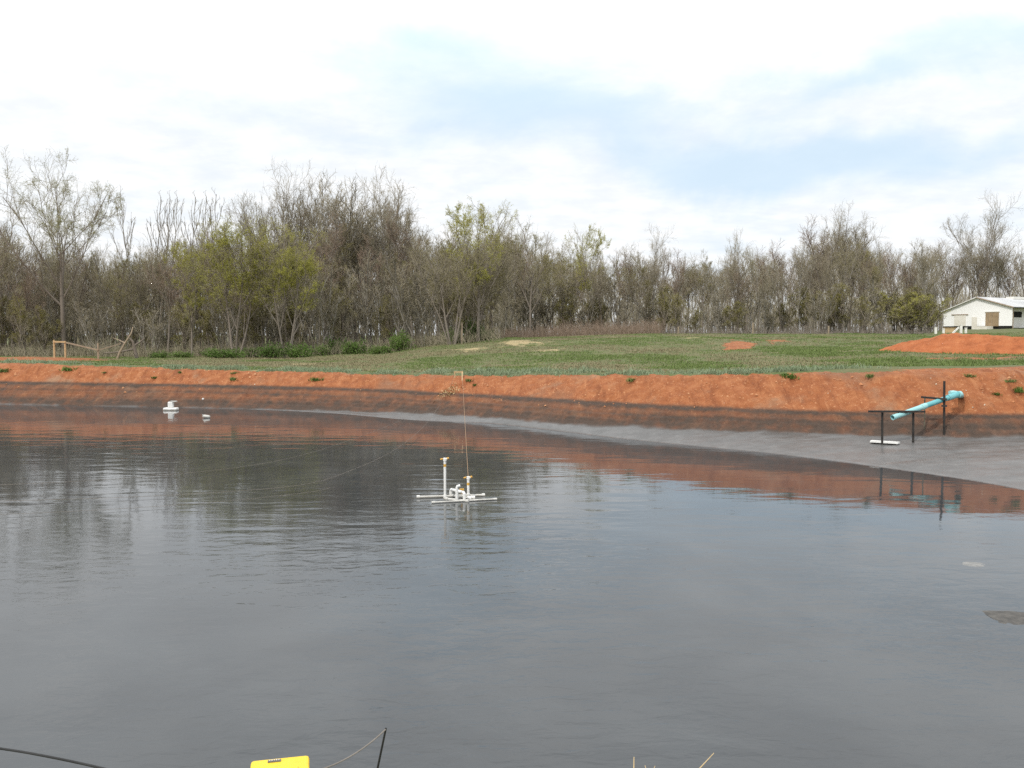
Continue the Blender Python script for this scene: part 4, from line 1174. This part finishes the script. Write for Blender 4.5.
mb = MB(); mb.tube([st, st + d * k], [.0035, .0045], 8); o = mb.build('stake', M['cable'], loc=st + d * k); tag(o, 'thin black metal stake leaning in the near bank', 'stake')
gp = at(316, 771, 2.7)
pts = sag(st - Vector((0, 0, .004)), gp, .02, 16); e = Vector((gp.x - .12, gp.y - .1, 1.81)); pts += [gp.lerp(e, .5), e]
mb = MB(); mb.tube(pts, .0024, 6); tag(mb.build('cord', M['rope_grey']), 'thin brownish cord tied to the top of the black stake', 'cord')
cb = thru([(-90, 737, 3.1), (0, 748.5, 3.0), (50, 757, 2.95), (105, 769, 2.88), (150, 782, 2.8)]); cb.append(Vector((cb[-1].x + .2, 2.6, 1.81)))
mb = MB(); mb.tube(cb, .0042, 8); tag(mb.build('cable', M['cable']), 'black cable sagging over the near bank from the left', 'cable')
STR = [((634, 757), (633.5, 772), .004, 'upright dry straw stalk at the water edge of the near bank'), ((714, 753), (694, 774), .0035, 'longest dry straw stalk, slanting to the right'), ((655, 766), (651, 775), .003, 'short bent dry stalk between the upright and slanting stalks'),
       ((645, 765.5), (648, 776), .003, 'shortest dry stalk close beside the upright one')]
for (a, b, r, lab) in STR:
    t = at(*a, 3.1); q = at(*b, 3.06); dd = (q - t).normalized(); kk = (1.76 - t.z) / dd.z
    g0 = t + dd * kk
    mid = t.lerp(g0, .4) + Vector((.004, 0, 0))
    mb = MB(); mb.tube([t, t.lerp(mid, .4), mid, g0], [r * .35, r * .7, r * .8, r], 6)
    tag(mb.build('dry_stalk', M['straw'], loc=g0), lab, 'stalk', 'dry stalks on the near bank')

# ---------------------------------------------------------------- sky and sun
SUN_EL, SUN_AZ = 48, 215      # azimuth clockwise from +Y (north = view direction)
w = bpy.data.worlds.new('World'); SC.world = w; w.use_nodes = True
nt = w.node_tree; bg = nt.nodes['Background']
sky = N(nt, 'ShaderNodeTexSky', sky_type='NISHITA'); sky.sun_disc = False
sky.sun_elevation = R(SUN_EL); sky.sun_rotation = R(SUN_AZ); sky.air_density = 1.0; sky.dust_density = 1.5; sky.ozone_density = 1.5
tc = N(nt, 'ShaderNodeTexCoord'); sx = N(nt, 'ShaderNodeSeparateXYZ'); L(nt, tc.outputs['Generated'], sx.inputs[0])
zz = mth(nt, 'ADD', mth(nt, 'MAXIMUM', sx.outputs[2], 0), .16)
cx = N(nt, 'ShaderNodeCombineXYZ'); L(nt, mth(nt, 'DIVIDE', sx.outputs[0], zz), cx.inputs[0]); L(nt, mth(nt, 'DIVIDE', sx.outputs[1], zz), cx.inputs[1])
n1 = noise(nt, 1.7, 9, .58, cx.outputs[0], .5); n2 = noise(nt, .5, 4, .5, cx.outputs[0], .3)
cloud = mth(nt, 'ADD', mth(nt, 'MULTIPLY', n1.outputs[0], .75), mth(nt, 'MULTIPLY', n2.outputs[0], .55))
# broad gaps in the cloud deck
wn = noise(nt, 3.2, 6, .6, tc.outputs['Generated'], .6); wsep = N(nt, 'ShaderNodeSeparateColor'); L(nt, wn.outputs['Color'], wsep.inputs[0])
yy = mth(nt, 'MAXIMUM', sx.outputs[1], .02)
az = mth(nt, 'ADD', mth(nt, 'DIVIDE', sx.outputs[0], yy), mth(nt, 'MULTIPLY', mth(nt, 'SUBTRACT', wsep.outputs[0], .5), .30))
el_ = mth(nt, 'ADD', mth(nt, 'DIVIDE', sx.outputs[2], yy), mth(nt, 'MULTIPLY', mth(nt, 'SUBTRACT', wsep.outputs[1], .5), .16))
hole = None
for (px, py, wx, wy, k) in ((760, 158, 150, 38, .52), (950, 168, 130, 26, .44), (470, 96, 130, 54, .34), (570, 125, 150, 38, .25), (965, 52, 150, 30, .50), (870, 84, 110, 16, .36), (430, 45, 90, 26, .26), (330, 120, 150, 40, .14), (700, 105, 140, 14, .14)):
    a_ = mth(nt, 'DIVIDE', mth(nt, 'SUBTRACT', az, (px - 512) / F), wx / F); b_ = mth(nt, 'DIVIDE', mth(nt, 'SUBTRACT', el_, (YH - py) / F), wy / F)
    e_ = mth(nt, 'ADD', mth(nt, 'MULTIPLY', a_, a_), mth(nt, 'MULTIPLY', b_, b_))
    h_ = mth(nt, 'MULTIPLY', mth(nt, 'POWER', 2.718, mth(nt, 'MULTIPLY', e_, -1)), k)
    hole = h_ if hole is None else mth(nt, 'ADD', hole, h_)
dens = maprange(nt, mth(nt, 'SUBTRACT', mth(nt, 'ADD', cloud, .22), hole), .30, .90)
veil = mth(nt, 'ADD', mth(nt, 'MULTIPLY', dens, .8), .2, clamp=True)
n3 = noise(nt, 5, 6, .6, cx.outputs[0])
ccol = mix(nt, maprange(nt, n3.outputs[0], .3, .7), (9.2, 9.6, 10.0), (10.7, 10.8, 10.9))
blue = mix(nt, .9, sky.outputs[0], (6.7, 8.6, 10.3))
# sky brightness raised higher up, added to lighten its reflection in the water
up_ = maprange(nt, sx.outputs[2], .20, .48, 1.0, 1.5)
vm = N(nt, 'ShaderNodeVectorMath', operation='SCALE'); L(nt, mix(nt, veil, blue, ccol), vm.inputs[0]); L(nt, up_, vm.inputs['Scale'])
L(nt, vm.outputs[0], bg.inputs[0]); bg.inputs[1].default_value = .1

sl = bpy.data.lights.new('sun', 'SUN'); so = bpy.data.objects.new('sun', sl); COL.objects.link(so)
sl.energy = 2.2; sl.angle = R(1.5); sl.color = (1, .95, .87)
sd = Vector((math.sin(R(SUN_AZ)) * math.cos(R(SUN_EL)), math.cos(R(SUN_AZ)) * math.cos(R(SUN_EL)), math.sin(R(SUN_EL))))
so.rotation_euler = sd.to_track_quat('Z', 'Y').to_euler(); so.location = sd * 200

SC.view_settings.view_transform = 'Standard'; SC.view_settings.look = 'None'; SC.view_settings.exposure = 0; SC.view_settings.gamma = 1
SC.view_settings.use_curve_mapping = False
SC.cycles.max_bounces = 6; SC.cycles.diffuse_bounces = 3; SC.cycles.glossy_bounces = 3; SC.cycles.transparent_max_bounces = 4
SC.cycles.caustics_reflective = False; SC.cycles.caustics_refractive = False
SC.cycles.use_denoising = False
